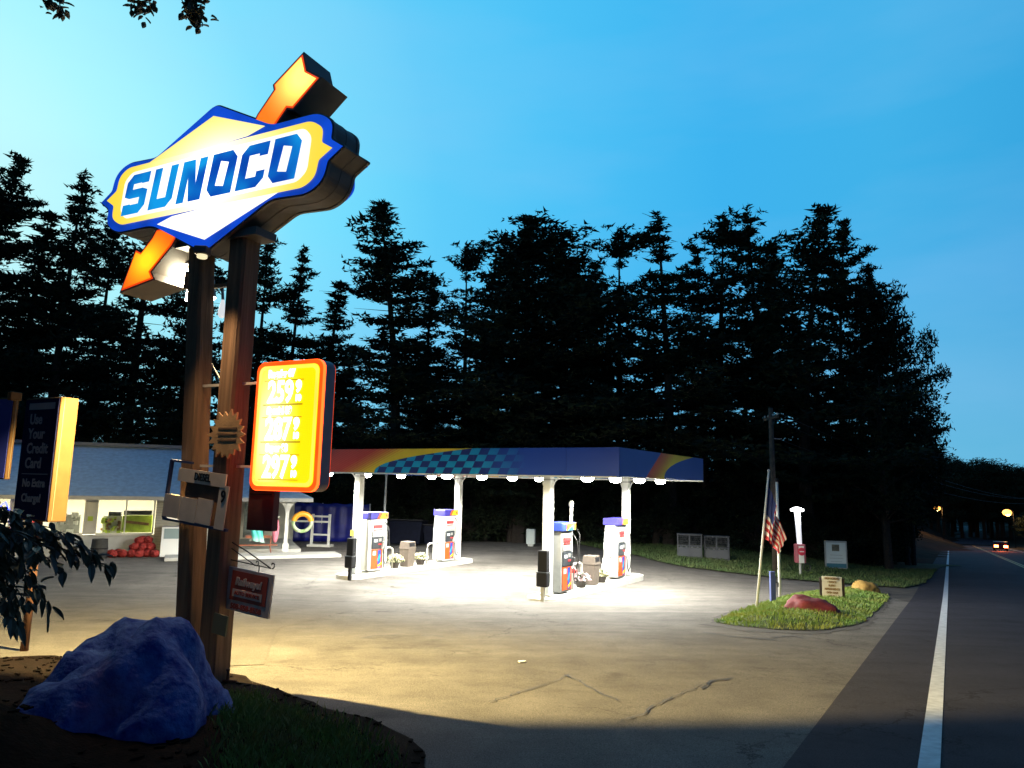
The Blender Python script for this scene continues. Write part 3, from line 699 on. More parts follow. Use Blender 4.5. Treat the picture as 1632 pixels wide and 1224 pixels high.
# a visor round the lamp keeps its beam off the trees and the store roof
S0 = FL + aim * .19; bm = bmesh.new(); prev = None
for k in range(25):
    a = R(-75 + 195 * k / 24); d = Vector((math.cos(a), math.sin(a), 0)) * .36; c = S0 - FL
    row = [bm.verts.new(c + d + Vector((0, 0, -.085))), bm.verts.new(c + d * .9 + Vector((0, 0, .16))), bm.verts.new(c + Vector((0, 0, .24)))]
    if prev:
        for q in range(2): bm.faces.new((prev[q], row[q], row[q + 1], prev[q + 1])) if q == 0 else bm.faces.new((prev[1], row[1], row[2], prev[2]))
    prev = row
m_ = MB(); m_.bm.free(); m_.bm = bm; o = m_.build('visor', m_bronze, fl); o.modifiers.new('t', 'SOLIDIFY').thickness = .006
light('flood', 'SPOT', S0, 10500, (1.0, .76, .31), direction=aim, spot_size=R(134), spot_blend=.12, shadow_soft_size=.06)
# bare bulb fixture hanging under the sign between the posts
bf = thing('bulb_fixture', 'white bulb in a small fixture hanging between the two timber posts', 'lamp', (-3.80, 8.95, 5.72))
MB().tube([(-.02, 0, .32), (0, 0, .16)], .02).build('stem', m_steel, bf)
MB().lathe((0, 0, 0), [(.02, -.08), (.045, -.05), (.05, 0), (.035, .08), (.02, .16)]).build('bulb', glow('dim white bulb', (.9, .95, 1.0), .75), bf, smooth=True)
MB().box((.05, 0, .36), (.5, .05, .05), rz=-.4).build('arm', m_steel, bf)
# wooden stake and rusty valve at the foot of the posts
p = gnd(362, 1092)
vs = thing('ground_valve', 'short rusty pipe valve sticking out of the grass at the post foot', 'valve', (p.x, p.y, hv(p.x, p.y)))
m_rust = mat('rusty iron', (.10, .04, .02), .8, var=.4)
MB().tube([(0, 0, -.03), (0, 0, .13)], .016).tube([(-.05, 0, .02), (.12, -.03, .02)], .014).build('pipe', m_rust, vs)
MB().lathe((0, 0, .13), [(.022, 0), (.022, .02)]).build('cap', m_rust, vs)

# ------------------------------------------------------------------ "use your credit card" pole signs
m_cream = mat('cream painted metal', (.135, .072, .030), .7, var=.10, spec=.1)
m_sface = mat('dark navy sign face', (.008, .009, .045), .9, spec=.1)
m_sgrey = mat('dull grey lettering', (.26, .25, .27), .6)
def pole_sign(loc, zb, zt, w, d, label, lines, rz, pole=True, cap=False, face=m_sface):
    z0 = loc[2]; t = thing('pole_sign', label, 'sign', loc, rz)
    MB().box((0, 0, (zb + zt) / 2 - z0), (w, d, zt - zb), bev=.012).build('cabinet', m_cream, t)
    for s in (-1, 1): MB().box((-.01, s * (d / 2 + .004), (zb + zt) / 2 - z0), (w - .05, .012, zt - zb - .05)).build('face_panel', face, t)
    MB().box((w / 2 + .003, -d / 2 + .05, (zb + zt) / 2 - z0), (.010, .012, zt - zb - .04)).build('seam', mat('tan seam', (.2, .15, .09), .7), t)  # thin tan strip marking the cabinet's side seam
    y = -d / 2 - .013
    for (b, s, zf, xx) in lines: text('lettering', b, s, m_sgrey, t, (xx, y, zb + (zt - zb) * zf - z0), bold=.006, align='LEFT', sx=.95)
    if lines:
        MB().box((.0, y + .002, zb + (zt - zb) * .93 - z0), (w * .74, .004, .10)).build('painted_bar', m_sgrey, t)
        MB().box((.0, y + .002, zb + (zt - zb) * .375 - z0), (w * .74, .004, .012)).build('painted_bar', m_sgrey, t)
    if pole: MB().tube([(0, 0, -.2), (0, 0, zb - z0 + .05)], .055, seg=12).build('pole', m_rust, t, smooth=True)
    if cap: MB().box((w / 2, -d / 2, zt - z0 + .02), (.14, .2, .16), bev=.02).build('cap', m_cream, t)
    return t
x, y = -7.05, 10.75
pole_sign((x, y, hv(x, y)), 2.88, 4.72, .92, .26, 'dark navy credit card pole sign with a cream side, behind the leafy shrub',
          [('Use', .22, .82, -.28), ('Your', .22, .70, -.28), ('Credit', .22, .58, -.28), ('Card', .22, .46, -.28), ('No Extra', .165, .30, -.29), ('Charge!', .165, .18, -.27)], R(-28))
x, y = -9.72, 13.4
pole_sign((x, y, g(x, y)), 3.45, 4.98, .9, .09, 'narrow blue pole sign with a capped pale edge at the photo\'s left border', [], R(-28), pole=True, cap=True, face=mat('blue sign face', (.02, .03, .30), .45))

# ------------------------------------------------------------------ fuel canopy
KC = (1.233, 22.496, 0); KR = -.551
def can(a, b, z=0):
    return Vector((KC[0] + a * math.cos(KR) - b * math.sin(KR), KC[1] + a * math.sin(KR) + b * math.cos(KR), z))
m_wpaint = mat('white painted steel', (.72, .72, .66), .5, var=.08, scale=3)
m_soffit = mat('white soffit panels', (.78, .78, .72), .55)
m_grey = mat('grey enamel', (.33, .33, .30), .45, var=.1)
A0, A1, B0, B1, ZS, ZT = -10.7, 2.8, -.95, 7.3, 3.85, 4.68
cp = thing('fuel_canopy', 'wide flat station canopy with a swooshed blue, yellow and red fascia on four white columns', 'canopy', KC, KR)
# fascia paint: red to yellow sweep, checkered cyan, then blue, with a second sweep on the short side
def fascia_mat(name, mode):
    m = bpy.data.materials.new(name); m.use_nodes = True; nt = m.node_tree; N = nt.nodes; L = nt.links; b = N['Principled BSDF']; b.inputs['Roughness'].default_value = .4
    tc = N.new('ShaderNodeTexCoord'); s = N.new('ShaderNodeSeparateXYZ'); L.new(tc.outputs['Object'], s.inputs[0])
    def mth(op, a, c=None, clamp=False):
        n = N.new('ShaderNodeMath'); n.operation = op; n.use_clamp = clamp
        for i, v in enumerate((a, c)):
            if v is None: continue
            if isinstance(v, (int, float)): n.inputs[i].default_value = v
            else: L.new(v, n.inputs[i])
        return n.outputs[0]
    def mix(f, A_, B_):
        n = N.new('ShaderNodeMix'); n.data_type = 'RGBA'; L.new(f, n.inputs['Factor'])
        for k, v in (('A', A_), ('B', B_)):
            if isinstance(v, tuple): n.inputs[k].default_value = (*v, 1)
            else: L.new(v, n.inputs[k])
        return n.outputs['Result']
    X = s.outputs['X'] if mode == 'long' else s.outputs['Y']; Z = mth('SUBTRACT', s.outputs['Z'], ZS)   # z 0..0.82
    zn = mth('DIVIDE', Z, ZT - ZS)
    sw = mth('POWER', mth('MAXIMUM', zn, 0.001), 2.3)
    red, org, yel, blu, cya, dbl = (.66, .045, .02), (.75, .22, .02), (.88, .60, .02), (.022, .075, .42), (.012, .32, .58), (.02, .03, .17)
    if mode == 'long':
        u = mth('SUBTRACT', X, A0)
        # streaks from red to yellow leaning with height
        t = mth('DIVIDE', mth('SUBTRACT', mth('SUBTRACT', u, mth('MULTIPLY', zn, 1.9)), 2.3), 1.7, True)
        wv = N.new('ShaderNodeTexWave'); wv.inputs['Scale'].default_value = 1.7; wv.inputs['Distortion'].default_value = 1.0
        cmb = N.new('ShaderNodeCombineXYZ'); L.new(mth('SUBTRACT', u, mth('MULTIPLY', zn, 1.9)), cmb.inputs[0]); L.new(cmb.outputs[0], wv.inputs['Vector'])
        t2_ = mth('ADD', t, mth('MULTIPLY', mth('SUBTRACT', wv.outputs['Fac'], .5), .22), True)
        rp = N.new('ShaderNodeValToRGB'); L.new(t2_, rp.inputs['Fac']); e = rp.color_ramp
        e.elements[0].color = (*red, 1); e.elements[1].color = (*yel, 1); e.elements[1].position = .85; q = e.elements.new(.45); q.color = (*org, 1)
        # check pattern
        ch = N.new('ShaderNodeTexChecker'); ch.inputs['Scale'].default_value = 1.0; ch.inputs['Color1'].default_value = (*cya, 1); ch.inputs['Color2'].default_value = (*dbl, 1)
        cc = N.new('ShaderNodeCombineXYZ'); L.new(mth('DIVIDE', mth('SUBTRACT', u, mth('MULTIPLY', zn, .45)), .36), cc.inputs[0]); L.new(mth('ADD', mth('MULTIPLY', zn, 4), .01), cc.inputs[1]); L.new(cc.outputs[0], ch.inputs['Vector'])
        cc.inputs[2].default_value = .5
        fade = mth('DIVIDE', mth('SUBTRACT', u, 8.4), 2.0, True)
        chk = mix(fade, ch.outputs['Color'], blu)
        edge = mth('ADD', mth('MULTIPLY', sw, 4.2), 4.2)
        col = mix(mth('GREATER_THAN', u, edge), rp.outputs['Color'], chk)
    else:
        u = mth('SUBTRACT', X, B0)
        a = mth('SUBTRACT', u, mth('MULTIPLY', sw, 3.2)); a1 = mth('SUBTRACT', u, mth('MULTIPLY', zn, 1.4))
        rp = N.new('ShaderNodeValToRGB'); L.new(mth('DIVIDE', mth('SUBTRACT', a1, 2.1), 1.5, True), rp.inputs['Fac']); e = rp.color_ramp
        e.elements[0].color = (*red, 1); e.elements[1].color = (*yel, 1); q = e.elements.new(.5); q.color = (*org, 1)
        c1 = mix(mth('GREATER_THAN', a1, 2.1), blu, rp.outputs['Color'])
        col = mix(mth('GREATER_THAN', a, 3.8), c1, blu)
    L.new(col, b.inputs['Base Color']); return m
m_fl, m_fs = fascia_mat('fascia paint long side', 'long'), fascia_mat('fascia paint short side', 'short')
# panelled so the joints read
nseg = 8
for s_, yy in ((-1, B0), (1, B1)):
    mb = MB()
    for k in range(nseg):
        x0_, x1_ = A0 + (A1 - A0) * k / nseg, A0 + (A1 - A0) * (k + 1) / nseg
        mb.box(((x0_ + x1_) / 2, yy - s_ * .02, (ZS + ZT) / 2), (x1_ - x0_ - .006, .05, ZT - ZS))
    mb.build('long_fascia', m_fl, cp)
for xx in (A0 + .02, A1 - .02):
    mb = MB()
    for k in range(6):
        y0_, y1_ = B0 + .05 + (B1 - B0 - .1) * k / 6, B0 + .05 + (B1 - B0 - .1) * (k + 1) / 6
        mb.box((xx, (y0_ + y1_) / 2, (ZS + ZT) / 2), (.05, y1_ - y0_ - .006, ZT - ZS))
    mb.build('short_fascia', m_fs, cp)
MB().box(((A0 + A1) / 2, (B0 + B1) / 2, ZS + .06), (A1 - A0 - .12, B1 - B0 - .12, .06)).build('soffit', m_soffit, cp)
MB().box(((A0 + A1) / 2, (B0 + B1) / 2, ZT - .10), (A1 - A0 - .12, B1 - B0 - .12, .05)).build('roof_deck', m_grey, cp)
mb = MB()
for y_ in (B0 + .0, B1 - .0): mb.box(((A0 + A1) / 2, y_ + (.035 if y_ < 0 else -.035), ZS - .025), (A1 - A0, .10, .05))
mb.build('bottom_trim', m_wpaint, cp)
mb = MB()
for k in range(1, 14):
    y_ = B0 + (B1 - B0) * k / 14; mb.box(((A0 + A1) / 2, y_, ZS + .026), (A1 - A0 - .3, .012, .006))
mb.build('soffit_seams', m_grey, cp)
m_lens = glow('lamp lens', (1.0, 1.0, .90), 70)
COLS = ((-8.08, 0), (-8.08, 6.4), (0, 0), (0, 6.4))
for (a, b) in COLS:
    zb = g(*can(a, b)[:2])
    c = MB().box((a, b, (ZS + .02) / 2), (.26, .26, ZS + .02), bev=.012).build('column', m_wpaint, cp)
    MB().box((a, b, .19), (.36, .36, .04), bev=.008).build('base_plate', m_grey, c)
    MB().box((a, b, ZS - .12), (.34, .34, .05)).build('cap_plate', m_grey, c)
    mb = MB()
    for s_ in (-1, 1): mb.tube([(a + s_ * .13, b, 3.45), (a + s_ * .22, b, 3.66), (a + s_ * .40, b, ZS)], .025, seg=6)
    mb.build('knee_brace', m_wpaint, c)
for a in (-9.09, -3.52, 1.66):
    for b in (-.66, 1.44, 3.56, 5.68):
        f = MB().lathe((a, b, 0), [(.20, ZS + .03), (.21, ZS - .01), (.19, ZS - .03)]).build('light_fixture', m_grey, cp, smooth=True)
        MB().lathe((a, b, 0), [(.07, ZS - .17), (.14, ZS - .15), (.185, ZS - .09), (.19, ZS - .031)]).build('lens', m_lens, f, smooth=True)
        p = can(a, b, ZS - .22)
        light('canopy_lamp', 'SPOT', p, 1750, (1.0, 1.0, .92), direction=(0, 0, -1), spot_size=R(172), spot_blend=.35, shadow_soft_size=.12)
# small fittings on the columns
for (a, b, nm, lab, col) in ((-8.2, 0, 'notice_sticker', 'small yellow sticker sign on the front left canopy column', (.75, .62, .10)),):
    o = MB().box((a, b - .142, 1.62), (.15, .012, .22)).build('notice_plate', mat('yellow sticker', col, .6)); o.location = KC; o.rotation_euler = (0, 0, KR); tag(o, lab, 'sticker')

# ------------------------------------------------------------------ pump islands and what stands on them
m_kerb = mat('painted concrete kerb', (.50, .49, .44), .8, var=.12, scale=3, bump=.3)
for a, lab in ((-8.1, 'left raised concrete pump island'), (.0, 'right raised concrete pump island')):
    pts = rrect(-.52, -.70, .52, 7.3, .5, 8); bm = bmesh.new()
    t_ = [bm.verts.new((p[0] + a, p[1], .15)) for p in pts]; b_ = [bm.verts.new((p[0] + a, p[1], -.15)) for p in pts]
    f_ = bm.faces.new(t_); n_ = len(t_)
    for i in range(n_): bm.faces.new((t_[i], b_[i], b_[(i + 1) % n_], t_[(i + 1) % n_]))
    m_ = MB(); m_.bm.free(); m_.bm = bm; o = m_.build('pump_island', m_kerb); o.location = (KC[0], KC[1], 0); o.rotation_euler = (0, 0, KR)
    tag(o, lab + (' under the canopy, nearer the store' if a < -1 else ' under the canopy, nearer the road'), 'pump island', None)
m_pw2 = mat('glossy white pump panel', (.44, .44, .42), .35, var=.05)
m_pg = mat('grey pump side panel', (.20, .20, .185), .45, var=.08)
m_pdark = mat('dark pump bezel', (.03, .035, .04), .35)
m_porange = mat('orange pump decal', (.55, .07, .01), .45, var=.1)
m_pblue = mat('blue pump decal', (.015, .04, .30), .45)
m_pyel = mat('yellow pump decal', (.65, .42, .01), .45)
m_pred = mat('red pump decal', (.50, .03, .03), .45)
m_ppurp = mat('violet blue pump topper', (.03, .025, .22), .45)
m_cyan = mat('cyan pump decal', (.01, .22, .36), .45)
m_hose = mat('black rubber hose', (.012, .012, .012), .5)
m_screen = glow('pump display glow', (.75, .9, .8), .9)
def pump(loc, rz, label, style=0):
    t = thing('fuel_pump', label, 'fuel pump', loc, rz, 'fuel pumps under the canopy')
    # local x = across the island (customers stand at +x and -x), y along the island
    side = m_pw2 if style != 2 else m_pg
    MB().box((0, 0, 1.0), (.46, .80, 1.9), bev=.02).build('cabinet', side, t)
    hx = .30
    if style != 2:
        for s in (-1, 1):   # rounded white hose towers beside the face
            MB().prism([(-.26, .1), (.26, .1), (.26, 1.3), (.20, 1.95), (-.20, 1.95), (-.26, 1.3)], s * .47 - .05, s * .47 + .05).build('side_shroud', m_pw2, t)
    for s in (-1, 1):
        f = MB().box((s * .245, 0, .48), (.02, .62, .72), bev=.006).build('lower_door', m_porange, t)
        MB().prism([(-.02, 0)] * 0 or [(-.006, .14), (.006, .14), (.006, .80), (-.006, .80)], -.02, .14).build('decal', m_pblue, f, loc=(s * .262, .05, 0))
        MB().box((s * .263, -.17, .70), (.008, .17, .16)).build('decal', m_pw2, f)
        MB().box((s * .2655, .15, .26), (.008, .24, .09), rx=.5).build('decal', m_pyel, f)
        MB().box((s * .2655, .10, .52), (.008, .10, .26), rx=-.5).build('decal', m_cyan, f)
        k = MB().box((s * .25, 0, 1.08), (.05, .62, .44), bev=.008).build('bezel', m_pdark, t)
        MB().box((s * .280, -.14, 1.16), (.012, .17, .10)).build('display', m_screen, k)
        MB().box((s * .280, .10, 1.18), (.012, .16, .12)).build('keypad', m_pg, k)
        MB().box((s * .280, .10, 1.02), (.012, .16, .05)).build('card_slot', m_pred, k)
        MB().box((s * .25, 0, 1.42), (.03, .60, .18)).build('price_window', m_pg, t)
        for j in range(3): MB().box((s * .268, -.2 + .2 * j, 1.42), (.008, .14, .12)).build('grade_price', m_pw2, t)
        MB().box((s * .25, 0, 1.68), (.03, .46, .12), bev=.005).build('brand_strip', m_pred, t)
        MB().box((s * .25, 0, 1.56), (.028, .42, .03)).build('stripe', m_pred, t)
        n = MB().box((s * .34, .20, .98), (.10, .06, .30), ry=s * .35, bev=.015).build('nozzle', m_pw2 if style != 2 else m_pdark, t)
        MB().tube([(s * .34, .20, .84), (s * .42, .20, .80), (s * .47, .20, .72)], .016, seg=6).build('spout', m_steel, n)
        MB().tube([(s * .26, .36, 1.86), (s * .40, .43, 1.6), (s * .43, .46, 1.0), (s * .40, .45, .42), (s * .36, .36, .24), (s * .36, .28, .40), (s * .36, .22, .86)], .018, seg=7).build('hose', m_hose, t, smooth=True)
    # topper
    top = MB().box((0, 0, 2.09), (.62, 1.02, .26), bev=.03).build('topper', m_ppurp if style != 2 else m_pblue, t)
    for s in (-1, 1):
        y_ = lambda p: [(q[0], q[1]) for q in p]
        def dec(pts, m, o=0.0):
            me = MB(); me.prism(pts, -.004, .004); ob = me.build('decal', m, top); ob.data.transform(Matrix.Translation((s * (.313 + o), 0, 0)) @ Matrix.Rotation(s * PI / 2, 4, 'Z'))
        if style != 2:
            dec([(-.15, 1.98), (.0, 1.98), (.16, 2.20), (.0, 2.20)], m_porange); dec([(.0, 1.98), (.46, 1.98), (.46, 2.20), (.16, 2.20)], m_pyel)
            dec([(.28, 2.04), (.44, 2.04), (.40, 2.12), (.34, 2.16)], m_porange, .004)
        else:
            dec([(-.18, 1.98), (.47, 1.98), (.47, 2.20), (-.18, 2.20)], m_pyel); dec([(-.10, 1.98), (.30, 1.98), (.30, 2.14), (.12, 2.08)], m_cyan, .004)
            dec([(-.18, 2.02), (-.06, 2.02), (.02, 2.20), (-.18, 2.20)], m_porange, .004)
    return t
def isle(a, b, z=.15):
    p = can(a, b); return (p.x, p.y, z)
pA = pump(isle(-8.08, .88), KR, 'white fuel pump at the front of the left island, just behind its canopy column')
pB = copy_tree(pA); pB.location = isle(-8.08, 5.5); tag(pB, 'white fuel pump at the back of the left island, before the rear canopy column', None)
pD = copy_tree(pA); pD.location = isle(0, 5.38); tag(pD, 'white fuel pump at the back of the right island, before the rear canopy column', None)
pC = pump(isle(0, .86), KR, 'grey-sided fuel pump with a high hose at the front of the right island', 2)
# high-hose mast of the grey pump
vp_ = isle(0, 1.62); t = thing('vent_pipe', 'tall white pipe rising behind the grey-sided fuel pump', 'pipe', vp_, KR)
MB().tube([(0, 0, 0), (0, 0, 2.75)], .05, seg=12).build('pipe', m_wpaint, t, smooth=True); MB().lathe((0, 0, 2.70), [(.075, 0), (.075, .16), (.03, .20)]).build('cap', m_grey, t)
MB().tube([(.0, 0, 1.95), (.22, 0, 1.98), (.32, 0, 1.8), (.30, 0, 1.1), (.2, -.05, .55)], .022).build('hose', m_hose, t, smooth=True)
MB().box((.12, 0, .62), (.20, .08, .14), bev=.01).build('bracket', m_pred, t)
# black squeegee and towel units
def windshield(loc, label, rz, post_m):
    t = thing('windshield_station', label, 'windshield washer', loc, rz, 'black windshield washer stands before the islands')
    MB().box((0, 0, .20), (.11, .09, .5)).build('post', post_m, t)
    MB().box((0, 0, .66), (.36, .26, .42), bev=.05, taper=1.04).build('bucket', m_black, t)
    MB().box((0, .02, 1.18), (.32, .20, .66), bev=.03).build('towel_box', m_black, t)
    MB().box((0, 0, .872), (.38, .28, .03), bev=.01).build('rim', m_pdark, t)
    MB().tube([(.12, 0, .7), (.15, .0, 1.02)], .012).build('squeegee_handle', m_grey, t)
    return t
q = gnd(557, 925); windshield((q.x, q.y, q.z - .02), 'black windshield washer stand in front of the left island', KR, m_black)
q = gnd(865, 959); windshield((q.x, q.y, q.z - .02), 'black windshield washer stand on a pale post in front of the right island', KR, m_grey)
# guard rails
m_rail = mat('pale galvanised guard rail', (.45, .43, .38), .5, metal=.2)
for (a, b, s, lab) in ((-8.1, 1.38, 1, 'bent guard rail behind the front pump of the left island'), (-8.1, 5.0, -1, 'bent guard rail before the back pump of the left island'),
                       (0, 1.85 - .1, 1, 'bent guard rail behind the grey-sided pump of the right island'), (0, 4.9, -1, 'bent guard rail before the back pump of the right island')):
    t = thing('guard_rail', lab, 'guard rail', isle(a, b), KR, 'bent pipe guard rails by the pumps')
    MB().tube([(0, 0, .85 - .05), (0, s * .55, .82), (0, s * .68, .74), (0, s * .70, .60), (0, s * .70, 0)], .04, seg=10).build('rail', m_rail, t, smooth=True)
    MB().tube([(0, 0, .80), (0, 0, 0)], .04, seg=10).build('leg', m_rail, t, smooth=True)
# litter bins
m_bin = mat('brown plastic litter bin', (.10, .078, .060), .7, var=.15, bump=.2)
for (a, b, lab) in ((-8.1, 3.0, 'brown litter bin with a hooded lid on the left island'), (0, 3.22, 'brown litter bin with a hooded lid on the right island')):
    t = thing('litter_bin', lab, 'litter bin', isle(a, b), KR, 'litter bins on the pump islands'); t.scale = (.80, .80, .86)
    MB().box((0, 0, .40), (.50, .50, .80), taper=1.18, bev=.03).build('body', m_bin, t)
    MB().box((0, 0, .83), (.64, .64, .07), bev=.02).build('rim', m_bin, t)
    MB().box((0, 0, 1.0), (.60, .60, .30), bev=.02, taper=.9).build('hood', m_bin, t)
    for s in (-1, 1): MB().box((s * .285, 0, 1.01), (.03, .40, .17)).build('opening', m_black, t)
# flower tubs
m_pot = mat('dark plant tub', (.05, .04, .035), .7)
m_leafp = mat('flowerpot foliage', (.06, .09, .04), .7, col2=(.14, .16, .10), scale=20)
m_flowy = mat('pale yellow flowers', (.75, .70, .45), .6, var=.15, scale=30)
m_flowp = mat('pale pink flowers', (.72, .42, .50), .6, col2=(.80, .72, .74), scale=30)
for (a, b, lab, mf, sc_) in ((-8.15, 2.3, 'tub of pale yellow flowers left of the bin on the left island', m_flowy, 1.1), (-8.1, 3.85, 'tub of pale flowers right of the bin on the left island', m_flowy, .9),
                           (0, 2.4, 'tub of pink and white flowers left of the bin on the right island', m_flowp, 1.0), (.05, 3.95, 'tub of yellowish flowers right of the bin on the right island', m_flowy, .8)):
    t = thing('flower_tub', lab, 'flower pot', isle(a, b), KR, 'flower tubs on the pump islands')
    MB().lathe((0, 0, 0), [(.15, 0), (.20, .22), (.215, .24)]).build('tub', m_pot, t, smooth=True)
    for nm, m_, n, r0, r1, sz in (('foliage', m_leafp, 420, .05, .33, .05), ('flowers', mf, 300, .24, .36, .04)):
        mb = MB()
        for k in range(n):
            d = Vector((rnd.gauss(0, 1), rnd.gauss(0, 1), abs(rnd.gauss(0, .9)))).normalized() * rnd.uniform(r0, r1) * sc_; d.z = d.z * .75 + .24
            u = Vector((rnd.gauss(0, 1), rnd.gauss(0, 1), rnd.gauss(0, 1))).normalized() * sz; v = u.cross(Vector((rnd.gauss(0, 1), rnd.gauss(0, 1), 1))).normalized() * sz
            mb.quad(d - u, d - v, d + u, d + v)
        mb.build(nm, m_, t)

# ------------------------------------------------------------------ the store
ST = (-18, 31.8, 0); SRZ = R(22)
m_siding = mat('cream clapboard siding', (.46, .44, .36), .75, var=.08, scale=3)
m_trimw = mat('white trim paint', (.62, .61, .55), .6, var=.08, scale=3)
m_roof = mat('pale blue metal roof', (.50, .62, .70), .5, var=.14, scale=5)
m_base = mat('whitewashed base wall', (.52, .54, .54), .8, var=.08, scale=3)
m_int = mat('store interior wall', (.78, .74, .60), .8)
m_shelf = mat('store shelf', (.30, .30, .26), .7)
st = thing('store_building', 'long low store with a pale blue hipped roof and lit shop windows', 'store', ST, SRZ)
XE = 4.6  # end of the enclosed part
EZ, RZ = 2.60, 4.95
XL, XR = -22, 8.85
# walls
mb = MB(); mb.box(((XL + XE) / 2 , 7.5, 1.35), (XE - XL, .15, 2.7)); mb.box((XE - .07, 3.75, 1.35), (.14, 7.3, 2.7)); mb.box((XL + .07, 3.75, 1.35), (.14, 7.3, 2.7)); mb.build('wall', m_siding, st)
mb = MB(); mb.box(((XL + 2.1) / 2, .02, .46), (2.1 - XL, .14, .92)); mb.build('base_wall', m_base, st)
mb = MB(); mb.box(((2.06 + XE) / 2 , .0, 1.35), (XE - 2.06, .14, 2.7)); mb.box(((XL + 2.06) / 2, .0, 2.63), (2.06 - XL, .14, .14)); mb.build('front_wall', m_siding, st)
mb = MB()
for k in range(22): mb.box(((2.06 + XE) / 2, -.074, .12 + k * .118), (XE - 2.06, .012, .012))
mb.build('clapboard_line', mat('clapboard shadow line', (.25, .24, .2), .8), st)
MB().box((3.30, -.085, 2.15), (1.2, .03, .45)).build('louvre_panel', m_trimw, st)
# windows: pairs of panes with a divider
m_glass = bpy.data.materials.new('shop glass'); m_glass.use_nodes = True
b_ = m_glass.node_tree.nodes['Principled BSDF']; b_.inputs['Transmission Weight'].default_value = 1; b_.inputs['Roughness'].default_value = 0.02; b_.inputs['IOR'].default_value = 1.05
def window(x0, x1, z0=.95, z1=2.54, mull=1, name='window'):
    w = MB(); 
    for xx in (x0, x1): w.box((xx, -.02, (z0 + z1) / 2), (.07, .12, z1 - z0))
    for z_ in (z0, z1): w.box(((x0 + x1) / 2, -.02, z_), (x1 - x0 - .07, .12, .07))
    for k in range(mull):
        xx = x0 + (x1 - x0) * (k + 1) / (mull + 1); w.box((xx, -.02, (z0 + z1) / 2), (.05, .10, z1 - z0 - .07))
    o = w.build(name, m_trimw, st)
    MB().box(((x0 + x1) / 2, 0, (z0 + z1) / 2), (x1 - x0 - .07, .012, z1 - z0 - .07)).build('pane', m_glass, o)
    MB().box(((x0 + x1) / 2, -.10, z0 - .05), (x1 - x0 + .1, .14, .04)).build('sill', m_trimw, o)
window(-.28, 2.0); window(-2.9, -.72); window(-5.8, -3.5, mull=1); window(-9, -6.3); window(-12.5, -9.5)
for xx, ww in ((-.50, .36), (-3.2, .5), (-6.05, .4), (-9.25, .4), (-17.3, 9.4)): MB().box((xx, 0, 1.75), (ww, .13, 1.62)).build('pier', m_trimw, st)
MB().box((-.50, -.075, 1.62), (.2, .02, .20)).build('lime_notice', mat('lime notice', (.45, .60, .06), .6), st)
# interior
m_fluo = glow('shop ceiling light', (1.0, .97, .80), 9)
MB().box(((XL + XE) / 2, 3.7, 2.68), (XE - XL - .3, 7.2, .03)).build('ceiling', m_int, st)
MB().box(((XL + XE) / 2, 3.7, .02), (XE - XL - .3, 7.2, .04)).build('shop_floor', m_shelf, st)
MB().box(((XL + XE) / 2, 5.4, 1.35), (XE - XL - .3, .06, 2.6)).build('back_partition', m_int, st)
for k, x in enumerate((-14, -10.5, -7, -4.4, -2.0, .6, 3.2)):
    MB().box((x, 1.5, 2.64), (1.2, .30, .04)).build('ceiling_light', m_fluo, st)
    p = Matrix.Translation(ST) @ Matrix.Rotation(SRZ, 4, 'Z') @ Vector((x, 1.5, 2.60))
    light('shop_light', 'AREA', p, 760 if x < 2 else 420, (1.0, .95, .75), direction=(0, 0, -1), size=1.0)
m_lime = mat('lime green goods', (.42, .55, .06), .6, var=.3, scale=4); m_dk = mat('dark goods', (.06, .06, .05), .6, var=.4, scale=5); m_brown = mat('brown goods', (.22, .12, .05), .6, var=.3)
m_wg = mat('white goods', (.7, .7, .62), .5)
mb = MB(); mb.box((1.30, .62, 1.86), (1.15, .5, .20)); mb.box((.35, .75, 1.80), (.5, .4, .18)); mb.build('counter_top', m_dk, st)
MB().box((1.30, .70, 1.35), (1.2, .5, .75)).build('counter', m_lime, st)
MB().box((1.32, .435, 1.40), (.95, .02, .12), ry=.12).build('counter_stripe', m_brown, st)
MB().box((.28, .8, 1.3), (.75, .5, .8)).build('display_rack', m_wg, st)
mb = MB()
for k in range(26): mb.box((rnd.uniform(-.1, .65), rnd.uniform(.40, .52), rnd.uniform(1.0, 1.65)), (rnd.uniform(.06, .16), .08, rnd.uniform(.06, .18)))
mb.build('goods', m_lime, st)
mb = MB()
for k in range(20): mb.box((rnd.uniform(-.1, .65), rnd.uniform(.38, .45), rnd.uniform(1.0, 1.6)), (rnd.uniform(.05, .12), .06, rnd.uniform(.05, .14)))
mb.build('goods', m_brown, st)
for k in range(7):
    x = -1.6 - k * 1.7
    MB().box((x, 1.2 + (k % 2) * .8, 1.0), (1.1, .45, 1.5 + .3 * (k % 3))).build('shelf_unit', m_shelf, st)
    mb = MB()
    for j in range(40): mb.box((x + rnd.uniform(-.5, .5), 1.2 + (k % 2) * .8 - .26, rnd.choice((.5, .9, 1.3, 1.65)) + .08), (rnd.uniform(.05, .12), .08, rnd.uniform(.12, .26)))
    mb.build('goods', rnd.choice((m_lime, m_dk, m_brown, m_wg, m_pred, m_pyel)), st)
# blue neon in the far left window
mb = MB(); 
for pts in ([(-4.3, -.09, 2.35), (-4.0, -.09, 2.0), (-3.7, -.09, 2.3), (-3.5, -.09, 1.85)], [(-4.4, -.09, 1.8), (-4.0, -.09, 1.55), (-3.6, -.09, 1.75), (-3.3, -.09, 1.4)]): mb.tube(pts, .035, seg=6)
mb.build('neon_tube', glow('blue neon', (.02, .05, 1.0), 6), st)
